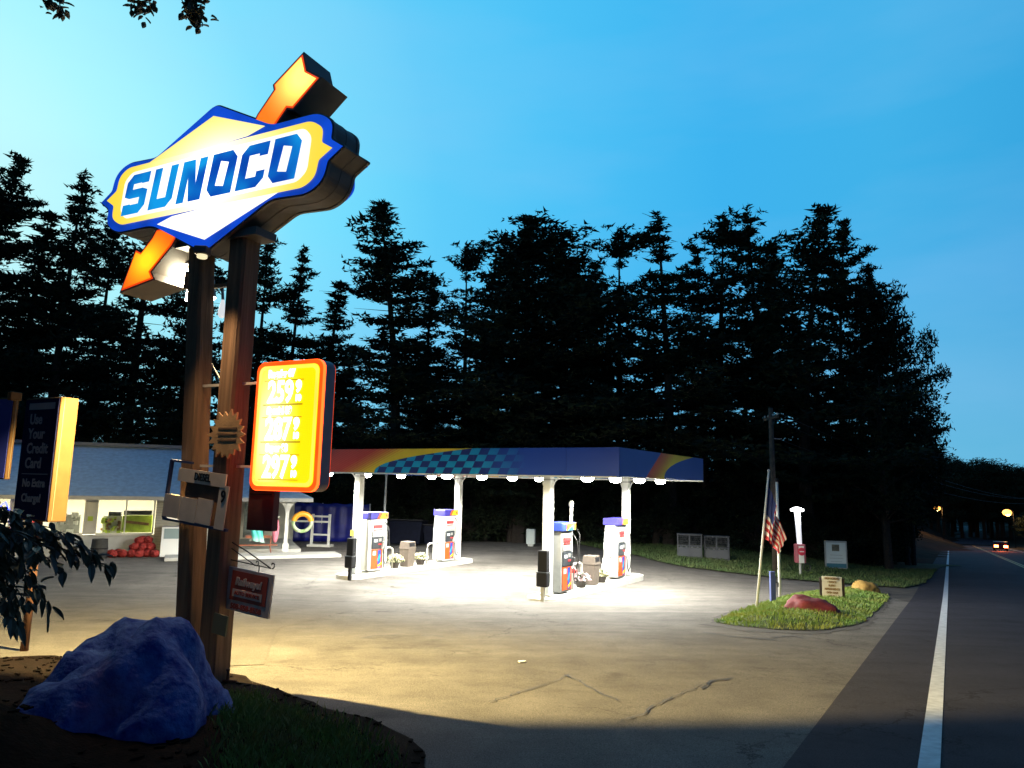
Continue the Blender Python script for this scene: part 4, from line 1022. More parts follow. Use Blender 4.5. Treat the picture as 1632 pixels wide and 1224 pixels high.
# roof: hipped, over the enclosed part and the porch
def roofbm():
    mb = MB(); f, bk = -1.0, 8.6; rx = XR - 4.9; zc = RZ
    e = .07
    A = [(XL, f, EZ), (XR, f, EZ), (rx, 4.0, zc), (XL, 4.0, zc)]; mb.quad(*A)
    mb.quad((XR, f, EZ), (XR, bk, EZ), (rx, 4.0, zc)) ; mb.quad((XR, bk, EZ), (XL, bk, EZ), (XL, 4.0, zc), (rx, 4.0, zc)); mb.quad((XL, bk, EZ), (XL, f, EZ), (XL, 4.0, zc))
    return mb
o = roofbm().build('roof', m_roof, st)
so = o.modifiers.new('thickness', 'SOLIDIFY'); so.thickness = .06; so.offset = 1
mb = MB(); mb.box(((XL + XR) / 2, -1.0, EZ - .045), (XR - XL, .04, .17)); mb.box((XR, 3.8, EZ - .045), (.04, 9.56, .17)); mb.build('fascia', m_trimw, st)
MB().box(((XL + XR) / 2, -.53, EZ - .06), (XR - XL - .1, .88, .03)).build('eave_soffit', m_trimw, st)
rx = XR - 4.9
MB().box(((XL + rx) / 2, 4.0, RZ + .08), (rx - XL, .5, .16)).build('ridge_cap', mat('grey ridge cap', (.20, .20, .20), .6), st)
# porch: posts, deck, back wall
MB().box(((XE + XR - .3) / 2, 3.3, .09), (XR - .3 - XE, 6.4, .18)).build('porch_deck', m_kerb, st)
for x in (5.15, 7.75):
    p_ = MB().box((x, -.55, 1.30), (.16, .16, 2.55)).build('porch_post', m_trimw, st)
    mb = MB()
    for s in (-1, 1): mb.prism([(x + s * .08, 1.95), (x + s * .08, 2.50), (x + s * .50, 2.50), (x + s * .28, 2.38), (x + s * .14, 2.18)][::s], -.59, -.51)
    mb.build('bracket', m_trimw, p_)
    MB().box((x, -.55, .33), (.26, .26, .36)).build('plinth', m_trimw, p_)
MB().box((6.65, 6.3, 1.35), (4.1, .12, 2.7)).build('porch_back_wall', m_siding, st)
for x in (5.6, 6.7): window_ = MB().box((XE + .6 + (x - 5.6), 2.4, 1.5), (.1, .1, 2.2)).build('inner_post', m_trimw, st)
light('porch_light', 'POINT', Matrix.Translation(ST) @ Matrix.Rotation(SRZ, 4, 'Z') @ Vector((6.3, .9, 2.35)), 13, (1.0, .92, .7), shadow_soft_size=.1)
MB().lathe((6.3, .9, 2.35), [(.05, -.03), (.11, .03), (.11, .12)]).build('porch_lamp', glow('porch lamp glass', (1, .95, .8), 3), st)
MB().box((6.4, 1.95, 1.45), (1.0, .1, 1.7)).build('grey_rack', mat('slate grey rack', (.10, .12, .11), .7, var=.3, scale=8), st)

def atst(x, y, z=0): return Matrix.Translation(ST) @ Matrix.Rotation(SRZ, 4, 'Z') @ Vector((x, y, z))
def sthing(name, label, cat, x, y, z=0, g_=None, dr=0): return thing(name, label, cat, atst(x, y, z), SRZ + dr, g_)
# pavement step along the store front
o = MB().box((6.4, -1.75, .06), (7.4, 1.5, .14), bev=.02, rz=R(3)).build('walkway', m_kerb); o.location = ST; o.rotation_euler = (0, 0, SRZ); struct(o)
# ice merchandiser
t = sthing('ice_chest', 'white ice chest with a slanted glass front against the store wall', 'ice chest', 2.85, -.62)
MB().prism([(-.42, 0), (.42, 0), (.42, 1.32), (-.42, 1.32)], -.35, .42).build('cabinet', mat('grey ice chest side', (.32, .30, .30), .5, var=.1), t)
MB().box((.0, -.37, .36), (.82, .05, .70), bev=.01).build('front_panel', mat('bright white enamel', (.85, .85, .82), .4), t)
MB().box((.0, -.37, 1.01), (.82, .05, .60), bev=.01).build('door', mat('bright white enamel', (.85, .85, .82), .4), t)
MB().box((.0, -.398, 1.02), (.62, .012, .44)).build('glass', mat('frosted grey glass', (.28, .36, .36), .2), t)
o = text('lettering', 'C', .42, m_black, t, (0, 0, 0), bold=.006); o.data.transform(Matrix.Translation((-.43, .05, .70)) @ Matrix.Rotation(-PI / 2, 4, 'Z'))
# heap of red mesh firewood bags
m_rbag = mat('red mesh bag', (.26, .018, .014), .8, var=.45, scale=16, bump=.8, bscale=30)
spots_ = [(.55, -.75, .16, 'low'), (.95, -.72, .16, 'low'), (.75, -.4, .16, 'low'), (1.30, -.75, .16, 'm'), (1.62, -.8, .16, 'm'), (1.95, -.75, .16, 'm'), (2.22, -.9, .15, 'm'), (1.45, -.42, .17, 'm'), (1.85, -.4, .17, 'm'), (1.42, -.60, .44, 'm'), (1.72, -.62, .45, 'm'), (2.02, -.6, .44, 'm'), (1.60, -.55, .72, 't'), (1.88, -.55, .72, 't')]
for k, (x, y, z, w) in enumerate(spots_):
    bm = bmesh.new(); bmesh.ops.create_icosphere(bm, subdivisions=4, radius=1)
    for v in bm.verts:
        v.co *= 1 + .16 * mn.noise(v.co * 2.3 + Vector((k * 3, 0, 0))) + .08 * mn.noise(v.co * 7); v.co = Vector((v.co.x * .25, v.co.y * .2, v.co.z * .17))
    me = bpy.data.meshes.new('firewood_bag'); bm.to_mesh(me); bm.free(); o = link('firewood_bag', me, m_rbag, smooth=True)
    o.location = atst(x, y, z); o.rotation_euler = (rnd.uniform(-.2, .2), rnd.uniform(-.2, .2), rnd.uniform(0, 6))
    tag(o, {'low': 'red mesh firewood bag lying in the low row left of the heap', 'm': 'red mesh firewood bag in the heap left of the ice chest', 't': 'red mesh firewood bag on the very top of the heap by the ice chest'}[w], 'firewood bag', 'red mesh firewood bags along the store wall')
t = sthing('waste_barrel', 'dark grey barrel at the left end of the red firewood bags', 'barrel', .08, -.95)
MB().lathe((0, 0, 0), [(.30, 0), (.33, .4), (.30, .80), (.31, .82), (.27, .83)]).build('body', mat('dark grey barrel', (.045, .045, .045), .7, var=.2), t, smooth=True)
MB().lathe((0, 0, .4), [(.335, 0), (.345, .02), (.335, .04)]).build('hoop', m_black, t)
# bench under the porch edge
t = sthing('bench', 'red-brown wooden bench in front of the porch', 'bench', 6.35, -.95, .06)
m_rb = mat('red brown stained wood', (.24, .07, .03), .7, var=.3, scale=8)
MB().box((0, 0, .42), (2.0, .32, .05)).build('seat', m_rb, t)
MB().box((.15, .20, .78), (1.1, .04, .12)).build('backrest', m_rb, t)
for s in (-1, 1): MB().tube([(s * .75, -.14, 0), (s * .68, .0, .40), (s * .75, .20, .8)], .03, seg=6).build('leg', m_rb, t)
# inflatables hung for sale
t = sthing('swim_tube', 'rainbow towel-like float hanging at the left of the porch', 'pool float', 6.35, -.80, .55)
m_kite = bpy.data.materials.new('rainbow print fabric'); m_kite.use_nodes = True; nt = m_kite.node_tree; b_ = nt.nodes['Principled BSDF']; tc = nt.nodes.new('ShaderNodeTexCoord'); s_ = nt.nodes.new('ShaderNodeSeparateXYZ'); r_ = nt.nodes.new('ShaderNodeValToRGB')
mr = nt.nodes.new('ShaderNodeMapRange'); mr.inputs['From Max'].default_value = 1.45
nt.links.new(tc.outputs['Object'], s_.inputs[0]); nt.links.new(s_.outputs['Z'], mr.inputs['Value']); nt.links.new(mr.outputs['Result'], r_.inputs['Fac']); nt.links.new(r_.outputs['Color'], b_.inputs['Base Color'])
cr = r_.color_ramp; cr.elements[0].color = (.65, .85, .80, 1); cr.elements[1].color = (.45, .04, .12, 1)
for p, c in ((.22, (.10, .62, .50)), (.55, (.04, .50, .50)), (.66, (.07, .12, .55)), (.82, (.30, .06, .28))): q = cr.elements.new(p); q.color = (*c, 1)
bm = bmesh.new(); G = [[bm.verts.new((-.26 + .5 * i / 8 + (.30 * (1 - j / 14) - .1), .05 * math.sin(i * 1.9 + j * .3), 1.45 * j / 14 + (.10 * (8 - i) / 8 if j == 0 else 0))) for i in range(9)] for j in range(15)]
for j in range(14):
    for i in range(8): bm.faces.new((G[j][i], G[j][i + 1], G[j + 1][i + 1], G[j + 1][i]))
m_ = MB(); m_.bm.free(); m_.bm = bm; o = m_.build('fabric', m_kite, t, smooth=True); o.modifiers.new('t', 'SOLIDIFY').thickness = .02
MB().tube([(-.1, 0, 1.47), (-.1, 0, 1.9)], .01).build('cord', m_black, t)
m_pink = mat('pink vinyl', (.75, .20, .26), .35, var=.15); m_gold = mat('orange vinyl', (.85, .36, .02), .35); m_vgreen = mat('green and white vinyl', (.16, .30, .05), .4, col2=(.5, .52, .42), scale=3)
t = sthing('pool_float', 'pink and white long float hanging beside the porch post', 'pool float', 7.25, -.85, .70)
MB().lathe((0, 0, 0), [(.05, -.12), (.10, 0), (.15, .3), (.16, .6), (.12, .85), (.05, 1.02)]).build('body', m_pink, t, smooth=True)
MB().torus((-.10, .0, .95), .20, .05, arc=(R(20), R(200))).build('white_loop', m_wg, t, smooth=True)
t = sthing('swim_ring', 'large orange-topped green swim ring hanging right of the porch post', 'pool float', 8.45, -.75, 1.50)
MB().torus((0, 0, 0), .42, .085, arc=(R(165), R(375))).build('lower_ring', m_vgreen, t, smooth=True)
MB().torus((0, 0, 0), .40, .13, arc=(R(8), R(170))).build('upper_ring', m_gold, t, smooth=True)
# leaning white ladder-like gate
t = thing('gate_frame', 'white wooden ladder-like frame standing before the blue tarp', 'frame', (-10.55, 38.5, 0), R(-8))
for s in (0, 1): MB().box((s * .95, 0, .85), (.12, .10, 1.7)).build('upright', m_trimw, t)
for z in (1.58, 1.30, .62): MB().box((.475, 0, z), (.83, .06, .09)).build('rung', m_trimw, t)
MB().box((-.75, 0, 1.30), (1.35, .06, .09)).build('side_rail', m_trimw, t)
MB().box((.5, 0, .06), (1.3, .5, .12)).build('base', m_kerb, t)
t = thing('tarp_fence', 'deep blue tarpaulin screen stretched behind the white frame', 'tarpaulin', (-10.3, 41.3, 0), R(6))
bm = bmesh.new(); G = [[bm.verts.new((-3.2 + 5.4 * i / 40, .05 * math.sin(i * 1.3) + .03 * math.sin(i * .47 + j), .02 + 2.15 * j / 8 + (.03 * math.sin(i * .8) if j == 8 else 0))) for i in range(41)] for j in range(9)]
for j in range(8):
    for i in range(40): bm.faces.new((G[j][i], G[j][i + 1], G[j + 1][i + 1], G[j + 1][i]))
m_ = MB(); m_.bm.free(); m_.bm = bm; o = m_.build('tarp', mat('blue tarpaulin', (.004, .008, .15), .5, var=.2, scale=3), t, smooth=True); o.modifiers.new('t', 'SOLIDIFY').thickness = .01
for x in (-3.2, -.5, 2.2): MB().tube([(x, .08, 0), (x, .08, 2.2)], .04).build('pole', m_steel, t)

# ------------------------------------------------------------------ things behind and right of the canopy
# flagpoles
def T3(name, label, cat, p, rz=0, g_=None, dz=0): return thing(name, label, cat, (p[0], p[1], p[2] + dz), rz, g_)
p1 = gnd(1205, 971); t1p = at(1225, 752, p1.y + .1)
fp = T3('flagpole', 'leaning white flagpole that carries the striped flag', 'flagpole', p1, 0)
MB().tube([(0, 0, -.1), (t1p.x - p1.x, t1p.y - p1.y, t1p.z - p1.z)], .038, seg=10, r2=.026).build('pole', m_wpaint, fp, smooth=True)
MB().lathe((t1p.x - p1.x, t1p.y - p1.y, t1p.z - p1.z), [(.02, 0), (.04, .03), (.02, .07)]).build('finial', m_wpaint, fp, smooth=True)
p2 = gnd(1243, 951); t2p = at(1238, 768, p2.y)
fp2 = T3('flagpole', 'bare white flagpole with a dark cap, behind the flag', 'flagpole', p2, 0)
MB().tube([(0, 0, -.1), (t2p.x - p2.x, 0, t2p.z - p2.z)], .05, seg=10, r2=.042).build('pole', m_wpaint, fp2, smooth=True)
MB().lathe((t2p.x - p2.x, 0, t2p.z - p2.z), [(.055, 0), (.055, .09), (.02, .12)]).build('cap', m_black, fp2)
# the flag hangs limp: built as a folded cloth, canton at the hoist top
fy = p1.y; q0 = at(1223.5, 772, fy)
def flag():
    t = thing('flag', 'limp striped red and white flag with a dark blue canton on the leaning pole', 'flag', tuple(q0), R(0))
    nx, nz = 40, 65; Wd, Hd = 2.15, 1.45     # fly, hoist
    V = []; Fq = []; mi = []
    poleT = Vector((t1p.x - p1.x, 0, t1p.z - p1.z)).normalized()
    for j in range(nz + 1):
        v = j / nz               # 0 top .. 1 bottom along the hoist
        for i in range(nx + 1):
            u = i / nx           # along the fly
            hang = u * Wd * .80                       # gathered cloth falls
            x = -poleT.x * v * Hd * .8 + u * .36 + .05 * math.sin(u * 9 + v * 2) * u + .02 * math.sin(v * 20) * u
            z = -v * Hd * (1 - .35 * u) - hang * (.62 + .2 * u) * (1 - .30 * v)
            y = .10 * math.sin(u * 11 + v * 1.3) * min(1, u * 3) + .05 * math.sin(u * 23)
            V.append((x + .03, y, z))
    for j in range(nz):
        for i in range(nx):
            Fq.append((j * (nx + 1) + i, j * (nx + 1) + i + 1, (j + 1) * (nx + 1) + i + 1, (j + 1) * (nx + 1) + i))
            stripe = int((j + .5) / nz * 13)
            mi.append(2 if (i / nx < .42 and stripe < 7) else stripe % 2)
    me = bpy.data.meshes.new('cloth'); me.from_pydata(V, [], Fq)
    o = link('cloth', me, mat('red flag stripe', (.60, .04, .05), .8), t, smooth=True)
    me.materials.append(mat('white flag stripe', (.85, .78, .74), .8)); me.materials.append(mat('dark blue canton', (.04, .06, .22), .8))
    me.polygons.foreach_set('material_index', mi)
    return t
flag()
# blue bollard post on the island
p = gnd(1232, 962); t = T3('blue_post', 'short blue post on the grass island between the flagpoles', 'post', p)
MB().box((0, 0, .45), (.15, .13, .95), bev=.015).build('post', mat('slate blue paint', (.05, .07, .20), .7), t); MB().tube([(.09, 0, .62), (.17, 0, .60), (.17, 0, .48)], .018, seg=6).build('tap', m_iron, t)
# cream notice board with brown lettering
p = gnd(1327, 962); t = T3('notice_board', 'small cream notice board with brown lettering between dark posts on the grass island', 'notice board', p, R(-20))
k = p.y / 1120
for s in (-1, 1): MB().box((s * 16 * k, .02, .35), (.07, .07, .78)).build('post', mat('dark timber', (.04, .025, .015), .8), t)
MB().box((0, -.03, .46), (28 * k, .04, 34 * k), bev=.004).build('board', mat('cream board', (.62, .55, .40), .7), t)
for j, b in enumerate(('HIGH SCHOOL', '1 DANCE', 'BUFFET', 'REFRESHMENTS', 'OPEN 10AM', 'SAT 7PM')):
    text('lettering', b, .078, mat('brown lettering', (.22, .12, .04), .7), t, (0, -.055, .73 - j * .102), bold=.004, sx=.75)
# air pump pillar: red-faced box with a white pipe and a lamp on top
p = gnd(1276, 918); t = T3('lit_pillar', 'tall white pillar lamp above a red-faced air machine on the far grass', 'lamp post', p)
s = p.y / 1120
zt = at(1272, 812, p.y).z - p.z
MB().tube([(0, 0, 0), (0, 0, .6)], .06, seg=10).build('foot', m_grey, t)
MB().box((0, 0, .6 + .42), (.44, .34, .85), bev=.04).build('machine_box', mat('pinkish red enamel', (.38, .10, .12), .5), t)
MB().box((0, -.185, .98), (.24, .03, .76), bev=.01).build('front_panel', m_wg, t)
o = MB().lathe((0, 0, 0), [(.17, 0), (.18, .015), (.17, .03)]).build('round_sign', mat('round red sign', (.55, .03, .06), .5), t); o.data.transform(Matrix.Translation((0, -.20, 1.12)) @ Matrix.Rotation(PI / 2, 4, 'X'))
MB().box((0, -.235, 1.12), (.2, .01, .045)).build('white_bar', m_wg, t)
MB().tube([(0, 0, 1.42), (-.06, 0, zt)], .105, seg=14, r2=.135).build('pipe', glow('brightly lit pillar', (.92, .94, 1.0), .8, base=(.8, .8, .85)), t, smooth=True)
MB().lathe((-.06, 0, zt - .02), [(.28, -.06), (.30, .02), (.18, .10), (.04, .13)]).build('lamp_head', glow('pillar lamp head', (1, 1, .98), 14), t, smooth=True)
light('pillar_light', 'POINT', (p.x - .06, p.y - .1, p.z + zt - .25), 60, (.95, .97, 1), shadow_soft_size=.15)
MB().torus((.22, -.22, .42), .16, .025).build('hose_loop', m_hose, t, smooth=True)
# white hooded sign board
p = gnd(1333, 908); t = T3('sign_board', 'white framed sign board with a small picture, at the edge of the dark trees', 'sign', p, R(-8))
k = p.y / 1120; w_, h_ = 33 * k, 42 * k; zc = at(1334, 884, p.y).z - p.z
MB().box((0, 0, zc), (w_, .10, h_), bev=.01).build('frame', m_grey, t)
MB().box((0, -.055, zc + .06), (w_ - .14, .02, h_ - .30)).build('panel', mat('white sign panel', (.55, .60, .56), .5), t)
MB().box((0, -.058, zc - h_ / 2 + .16), (w_ - .14, .02, .22)).build('lower_panel', mat('teal sign panel', (.05, .16, .20), .5), t)
MB().box((-.02, -.068, zc + h_ * .25), (w_ * .33, .01, h_ * .24)).build('picture', mat('brown picture', (.08, .07, .04), .6, col2=(.2, .18, .12), scale=6), t)
for j, ww in enumerate((.55, .62, .5)): MB().box((0, -.068, zc - .02 - j * .17), (w_ * ww, .006, .022)).build('text_line', m_grey, t)
for s in (-1, 1): MB().box((s * (w_ / 2 - .05), .04, (zc - h_ / 2) / 2), (.09, .09, zc - h_ / 2 + .1)).build('post', m_grey, t)
# cages of gas bottles
for (px, py, lab) in ((1099, 882, 'grey wire cage at the lot edge right of the canopy, the left one of two'), (1142, 885, 'grey wire cage at the lot edge right of the canopy, the right one of two')):
    p = gnd(px, py); p = at(px, 880, 37.5); p.z = g(p.x, p.y); t = T3('bottle_cage', lab, 'cage', p, R(-12), 'wire cages right of the canopy')
    m_cg = mat('grey cage metal', (.07, .073, .08), .55)
    mb = MB()
    for x in (-.6, 0, .6):
        for y in (-.3, .3): mb.box((x, y, .6), (.04, .04, 1.2))
    for z in (.05, .62, 1.18):
        for y in (-.3, .3): mb.box((0, y, z), (1.2, .036, .036))
        for x in (-.6, .6): mb.box((x, 0, z), (.036, .6, .036))
    mb.build('frame', m_cg, t)
    mb = MB()
    for k in range(23):
        x = -.57 + k * .052; mb.box((x, -.3, .6), (.008, .008, 1.1))
    for k in range(10): mb.box((0, -.3, .1 + k * .11), (1.16, .008, .008))
    mb.build('mesh', m_cg, t)
    for k in range(4): MB().lathe((-.42 + k * .28, 0, .08), [(.10, 0), (.12, .05), (.12, .34), (.06, .42), (.05, .48)]).build('gas_bottle', m_wg, t, smooth=True)
    MB().box((0, -.31, .33), (1.12, .02, .46)).build('lower_panel', m_cg, t)
    MB().box((0, 0, 1.22), (1.28, .68, .03)).build('roof', m_cg, t)
# grey cabinet behind the canopy
p = at(846, 868, 41.5); t = thing('utility_cabinet', 'pale grey utility cabinet behind the right canopy column', 'cabinet', (p.x, p.y, 0), R(-15))
MB().box((0, 0, .55), (.50, .30, .85), bev=.02).build('body', mat('pale grey cabinet', (.42, .46, .44), .6), t); MB().box((.0, 0, .06), (.3, .25, .14)).build('plinth', m_grey, t); MB().box((0, -.155, .55), (.40, .012, .72)).build('door', mat('pale grey cabinet', (.42, .46, .44), .6), t)
# dark dumpsters
m_dump = mat('dark blue dumpster steel', (.003, .004, .010), .8, var=.3, spec=.1)
for (px, w_, h_, lab) in ((650, 1.9, 1.35, 'dark blue dumpster in the shade behind the left island'), (702, 1.7, 1.1, 'lower dark dumpster with a small pale notice behind the left island')):
    p = at(px, 866, 40.5); t = thing('dumpster', lab, 'dumpster', (p.x, p.y, 0), R(-10), 'dumpsters behind the canopy')
    MB().prism([(-w_ / 2 + .1, .12), (w_ / 2 - .1, .12), (w_ / 2, h_), (-w_ / 2, h_)], -.6, .6).build('body', m_dump, t)
    MB().box((0, 0, h_ + .03), (w_ + .1, 1.3, .06), bev=.01, rx=R(-4)).build('lid', m_black, t)
    for s in (-1, 1): MB().box((s * (w_ / 2 + .05), 0, h_ * .62), (.10, .5, .14)).build('fork_pocket', m_dump, t)
    if px > 680: MB().box((.25, -.62, .82), (.26, .02, .24)).build('notice', m_wg, t)
# thin pole behind the canopy
p = at(611, 850, 37.5); t = thing('thin_pole', 'thin grey pole behind the front pump of the left island', 'pole', (p.x, p.y, 0)); MB().tube([(0, 0, 0), (.02, 0, 3.8)], .07, seg=8, r2=.05).build('pole', m_grey, t)
MB().lathe((.02, 0, 3.78), [(.06, 0), (.08, .05), (.03, .1)]).build('cap', m_grey, t)
# utility pole, guy wire and power lines
up = at(1236, 900, 34); up.z = g(up.x, up.y); top = at(1228, 650, 34)
t = T3('utility_pole', 'dark timber utility pole rising behind the flagpoles', 'utility pole', up)
m_pole = mat('creosoted pole', (.06, .042, .03), .9, var=.3, bump=.4)
hp = top.z - up.z
MB().tube([(0, 0, -.3), (top.x - up.x, 0, hp)], .15, seg=12, r2=.11).build('pole', m_pole, t, smooth=True)
MB().box((top.x - up.x, 0, hp - .5), (.10, 1.8, .12)).build('crossarm', m_pole, t)
for s in (-.8, -.3, .3, .8): MB().lathe((top.x - up.x, s, hp - .44), [(.03, 0), (.05, .06), (.03, .12)]).build('insulator', m_grey, t)
MB().tube([(top.x - up.x + .1, 0, hp - 1.5), (top.x - up.x + .5, 0, hp - 1.5)], .02).build('bracket', m_steel, t)
e0 = Vector((top.x, top.y, top.z)); e1 = Vector((70, 95, 3.2)); 
up2 = thing('utility_pole', 'distant timber utility pole by the road, where the wires run to', 'utility pole', (e1.x, e1.y, gh(e1.x, e1.y)))
MB().tube([(0, 0, -.3), (0, 0, e1.z - gh(e1.x, e1.y) + .4)], .14, seg=10, r2=.10).build('pole', m_pole, up2); MB().box((0, 0, e1.z - gh(e1.x, e1.y)), (1.4, 1.4, .1)).build('crossarm', m_pole, up2)
for j, (dy, dz) in enumerate(((-.8, -.3), (.8, -.3), (0, -1.4))):
    a = e0 + Vector((0, dy, dz)); b = e1 + Vector((-dy * .6, dy * .6, dz * .5)); pts = [a.lerp(b, k / 16) - Vector((0, 0, 1.1 * 4 * (k / 16) * (1 - k / 16))) for k in range(17)]
    o = MB().tube(pts, .018, seg=5).build('power_line', m_iron); tag(o, ('left of the two upper power wires sagging away from the utility pole', 'right of the two upper power wires sagging away from the utility pole', 'lowest power wire sagging away from the utility pole')[j], 'wire', 'power wires over the far side')

# ------------------------------------------------------------------ road: far street lamps and a car
m_sod = glow('sodium lamp glow', (1.0, .38, .05), 5)
for (px, py, Y, lab) in ((1493, 810, 165, 'orange street lamp shining far down the road at the left bend'), (1605, 817, 138, 'orange street lamp shining right of the road, the nearer one')):
    p = at(px, py, Y); zb = prof(Y) + (4 * 0); t = thing('street_lamp', lab, 'street lamp', (p.x + 1.2, p.y, gh(p.x + 1.2, p.y)), 0, 'orange street lamps down the road')
    z0 = p.z - gh(p.x + 1.2, p.y)
    MB().tube([(0, 0, -.2), (0, 0, z0 + .3), (-.4, 0, z0 + .55), (-1.2, 0, z0 + .45)], .07, seg=8).build('pole', m_black, t, smooth=True)
    MB().lathe((-1.2, 0, z0), [(.15, -.6), (.6, -.42), (.8, 0), (.6, .42), (.2, .6)]).build('glare_globe', m_sod, t, smooth=True)  # globe far oversized, its bulk stands in for the lamp's glare
    light('street_light', 'POINT', (p.x, p.y - .3, p.z - .7), 2600, (1.0, .5, .15), shadow_soft_size=.4)
# car driving away in the right lane
CY_ = 118; lat = -6.9; s_ = (CY_ - 0) / RD[1]
cx_, cy_ = rp_(s_ - 3, lat)
car = thing('car', 'dark car driving away down the road with glowing red tail lights', 'car', (cx_, cy_, prof(cy_) + .02), -RA)
m_car = mat('dark car paint', (.02, .02, .03), .3, metal=.3)
MB().prism([(-2.1, .35), (2.1, .35), (2.15, .75), (1.9, .95), (1.2, 1.0), (.7, 1.42), (-1.2, 1.45), (-1.9, 1.02), (-2.15, .9)], -.86, .86).build('body', m_car, car)
for o in [o for o in bpy.data.objects if o.parent == car]: o.data.transform(Matrix.Rotation(PI / 2, 4, 'Z'))
MB().box((0, -1.62, 1.22), (1.35, .05, .30), rx=R(55)).build('rear_window', m_black, car)
for sx_ in (-1, 1):
    MB().box((sx_ * .60, -2.16, .82), (.52, .07, .32), bev=.02).build('tail_light', glow('tail light', (1.0, .12, .025), 60), car)
    for sy_ in (-1, 1):
        o = MB().lathe((0, 0, 0), [(.31, -.10), (.33, 0), (.31, .10)]).build('wheel', m_black, car, smooth=True); o.data.transform(Matrix.Translation((sx_ * .80, sy_ * 1.3, .33)) @ Matrix.Rotation(PI / 2, 4, 'Y'))
fw = Vector((RD[0], RD[1], 0))
light('tail_glow', 'SPOT', Vector((cx_, cy_, prof(cy_) + .9)) - fw * 2.3, 900, (1.0, .18, .06), direction=-fw + Vector((0, 0, -.12)), spot_size=R(130), spot_blend=.8, shadow_soft_size=.2)

# ------------------------------------------------------------------ trees
m_bark = mat('dark pine bark', (.022, .016, .012), .95, var=.35, scale=8, bump=.5)
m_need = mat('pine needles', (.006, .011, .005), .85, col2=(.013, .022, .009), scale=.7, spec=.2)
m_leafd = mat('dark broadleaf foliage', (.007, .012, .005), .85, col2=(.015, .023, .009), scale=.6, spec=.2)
def tris_mesh(name, V, m):
    V = np.asarray(V, dtype=np.float32).reshape(-1, 3); n = len(V) // 3; me = bpy.data.meshes.new(name)
    me.vertices.add(len(V)); me.vertices.foreach_set('co', V.ravel()); me.loops.add(len(V)); me.loops.foreach_set('vertex_index', np.arange(len(V), dtype=np.int32))
    me.polygons.add(n); me.polygons.foreach_set('loop_start', np.arange(0, len(V), 3, dtype=np.int32)); me.polygons.foreach_set('loop_total', np.full(n, 3, dtype=np.int32))
    me.update(calc_edges=True); me.materials.append(m); return me
def tufts(rg, centers, rad, n, size, flat=.35):
    """n little leaf-sized triangles round every centre"""
    c = np.repeat(np.asarray(centers, float), n, axis=0); k = len(c); r = np.repeat(np.asarray(rad, float), n)[:, None]
    off = rg.normal(size=(k, 3)); off /= np.linalg.norm(off, axis=1)[:, None]; off *= (rg.random((k, 1)) ** .45) * r; off[:, 2] *= flat; p = c + off
    d = rg.normal(size=(k, 3)); d[:, 2] = d[:, 2] * .5 + .25; d /= np.linalg.norm(d, axis=1)[:, None]; w = np.cross(d, rg.normal(size=(k, 3))); w /= np.linalg.norm(w, axis=1)[:, None] + 1e-6
    L_ = (size * rg.uniform(.6, 1.4, (k, 1))); a = p + w * L_ * .22; b = p - w * L_ * .22; t = p + d * L_
    return np.stack([a, b, t], axis=1).reshape(-1, 3)
def limb(out, a, b, r0, r1, seg=4):
    a = np.array(a, float); b = np.array(b, float); d = b - a; d /= np.linalg.norm(d) + 1e-9; u = np.cross(d, (0, 0, 1.0)); 
    if np.linalg.norm(u) < .05: u = np.cross(d, (0, 1.0, 0))
    u /= np.linalg.norm(u); v = np.cross(d, u)
    for k in range(seg):
        t0, t1 = 2 * PI * k / seg, 2 * PI * (k + 1) / seg; e0 = u * math.cos(t0) + v * math.sin(t0); e1 = u * math.cos(t1) + v * math.sin(t1)
        out.extend([a + e0 * r0, a + e1 * r0, b + e1 * r1, a + e0 * r0, b + e1 * r1, b + e0 * r1])
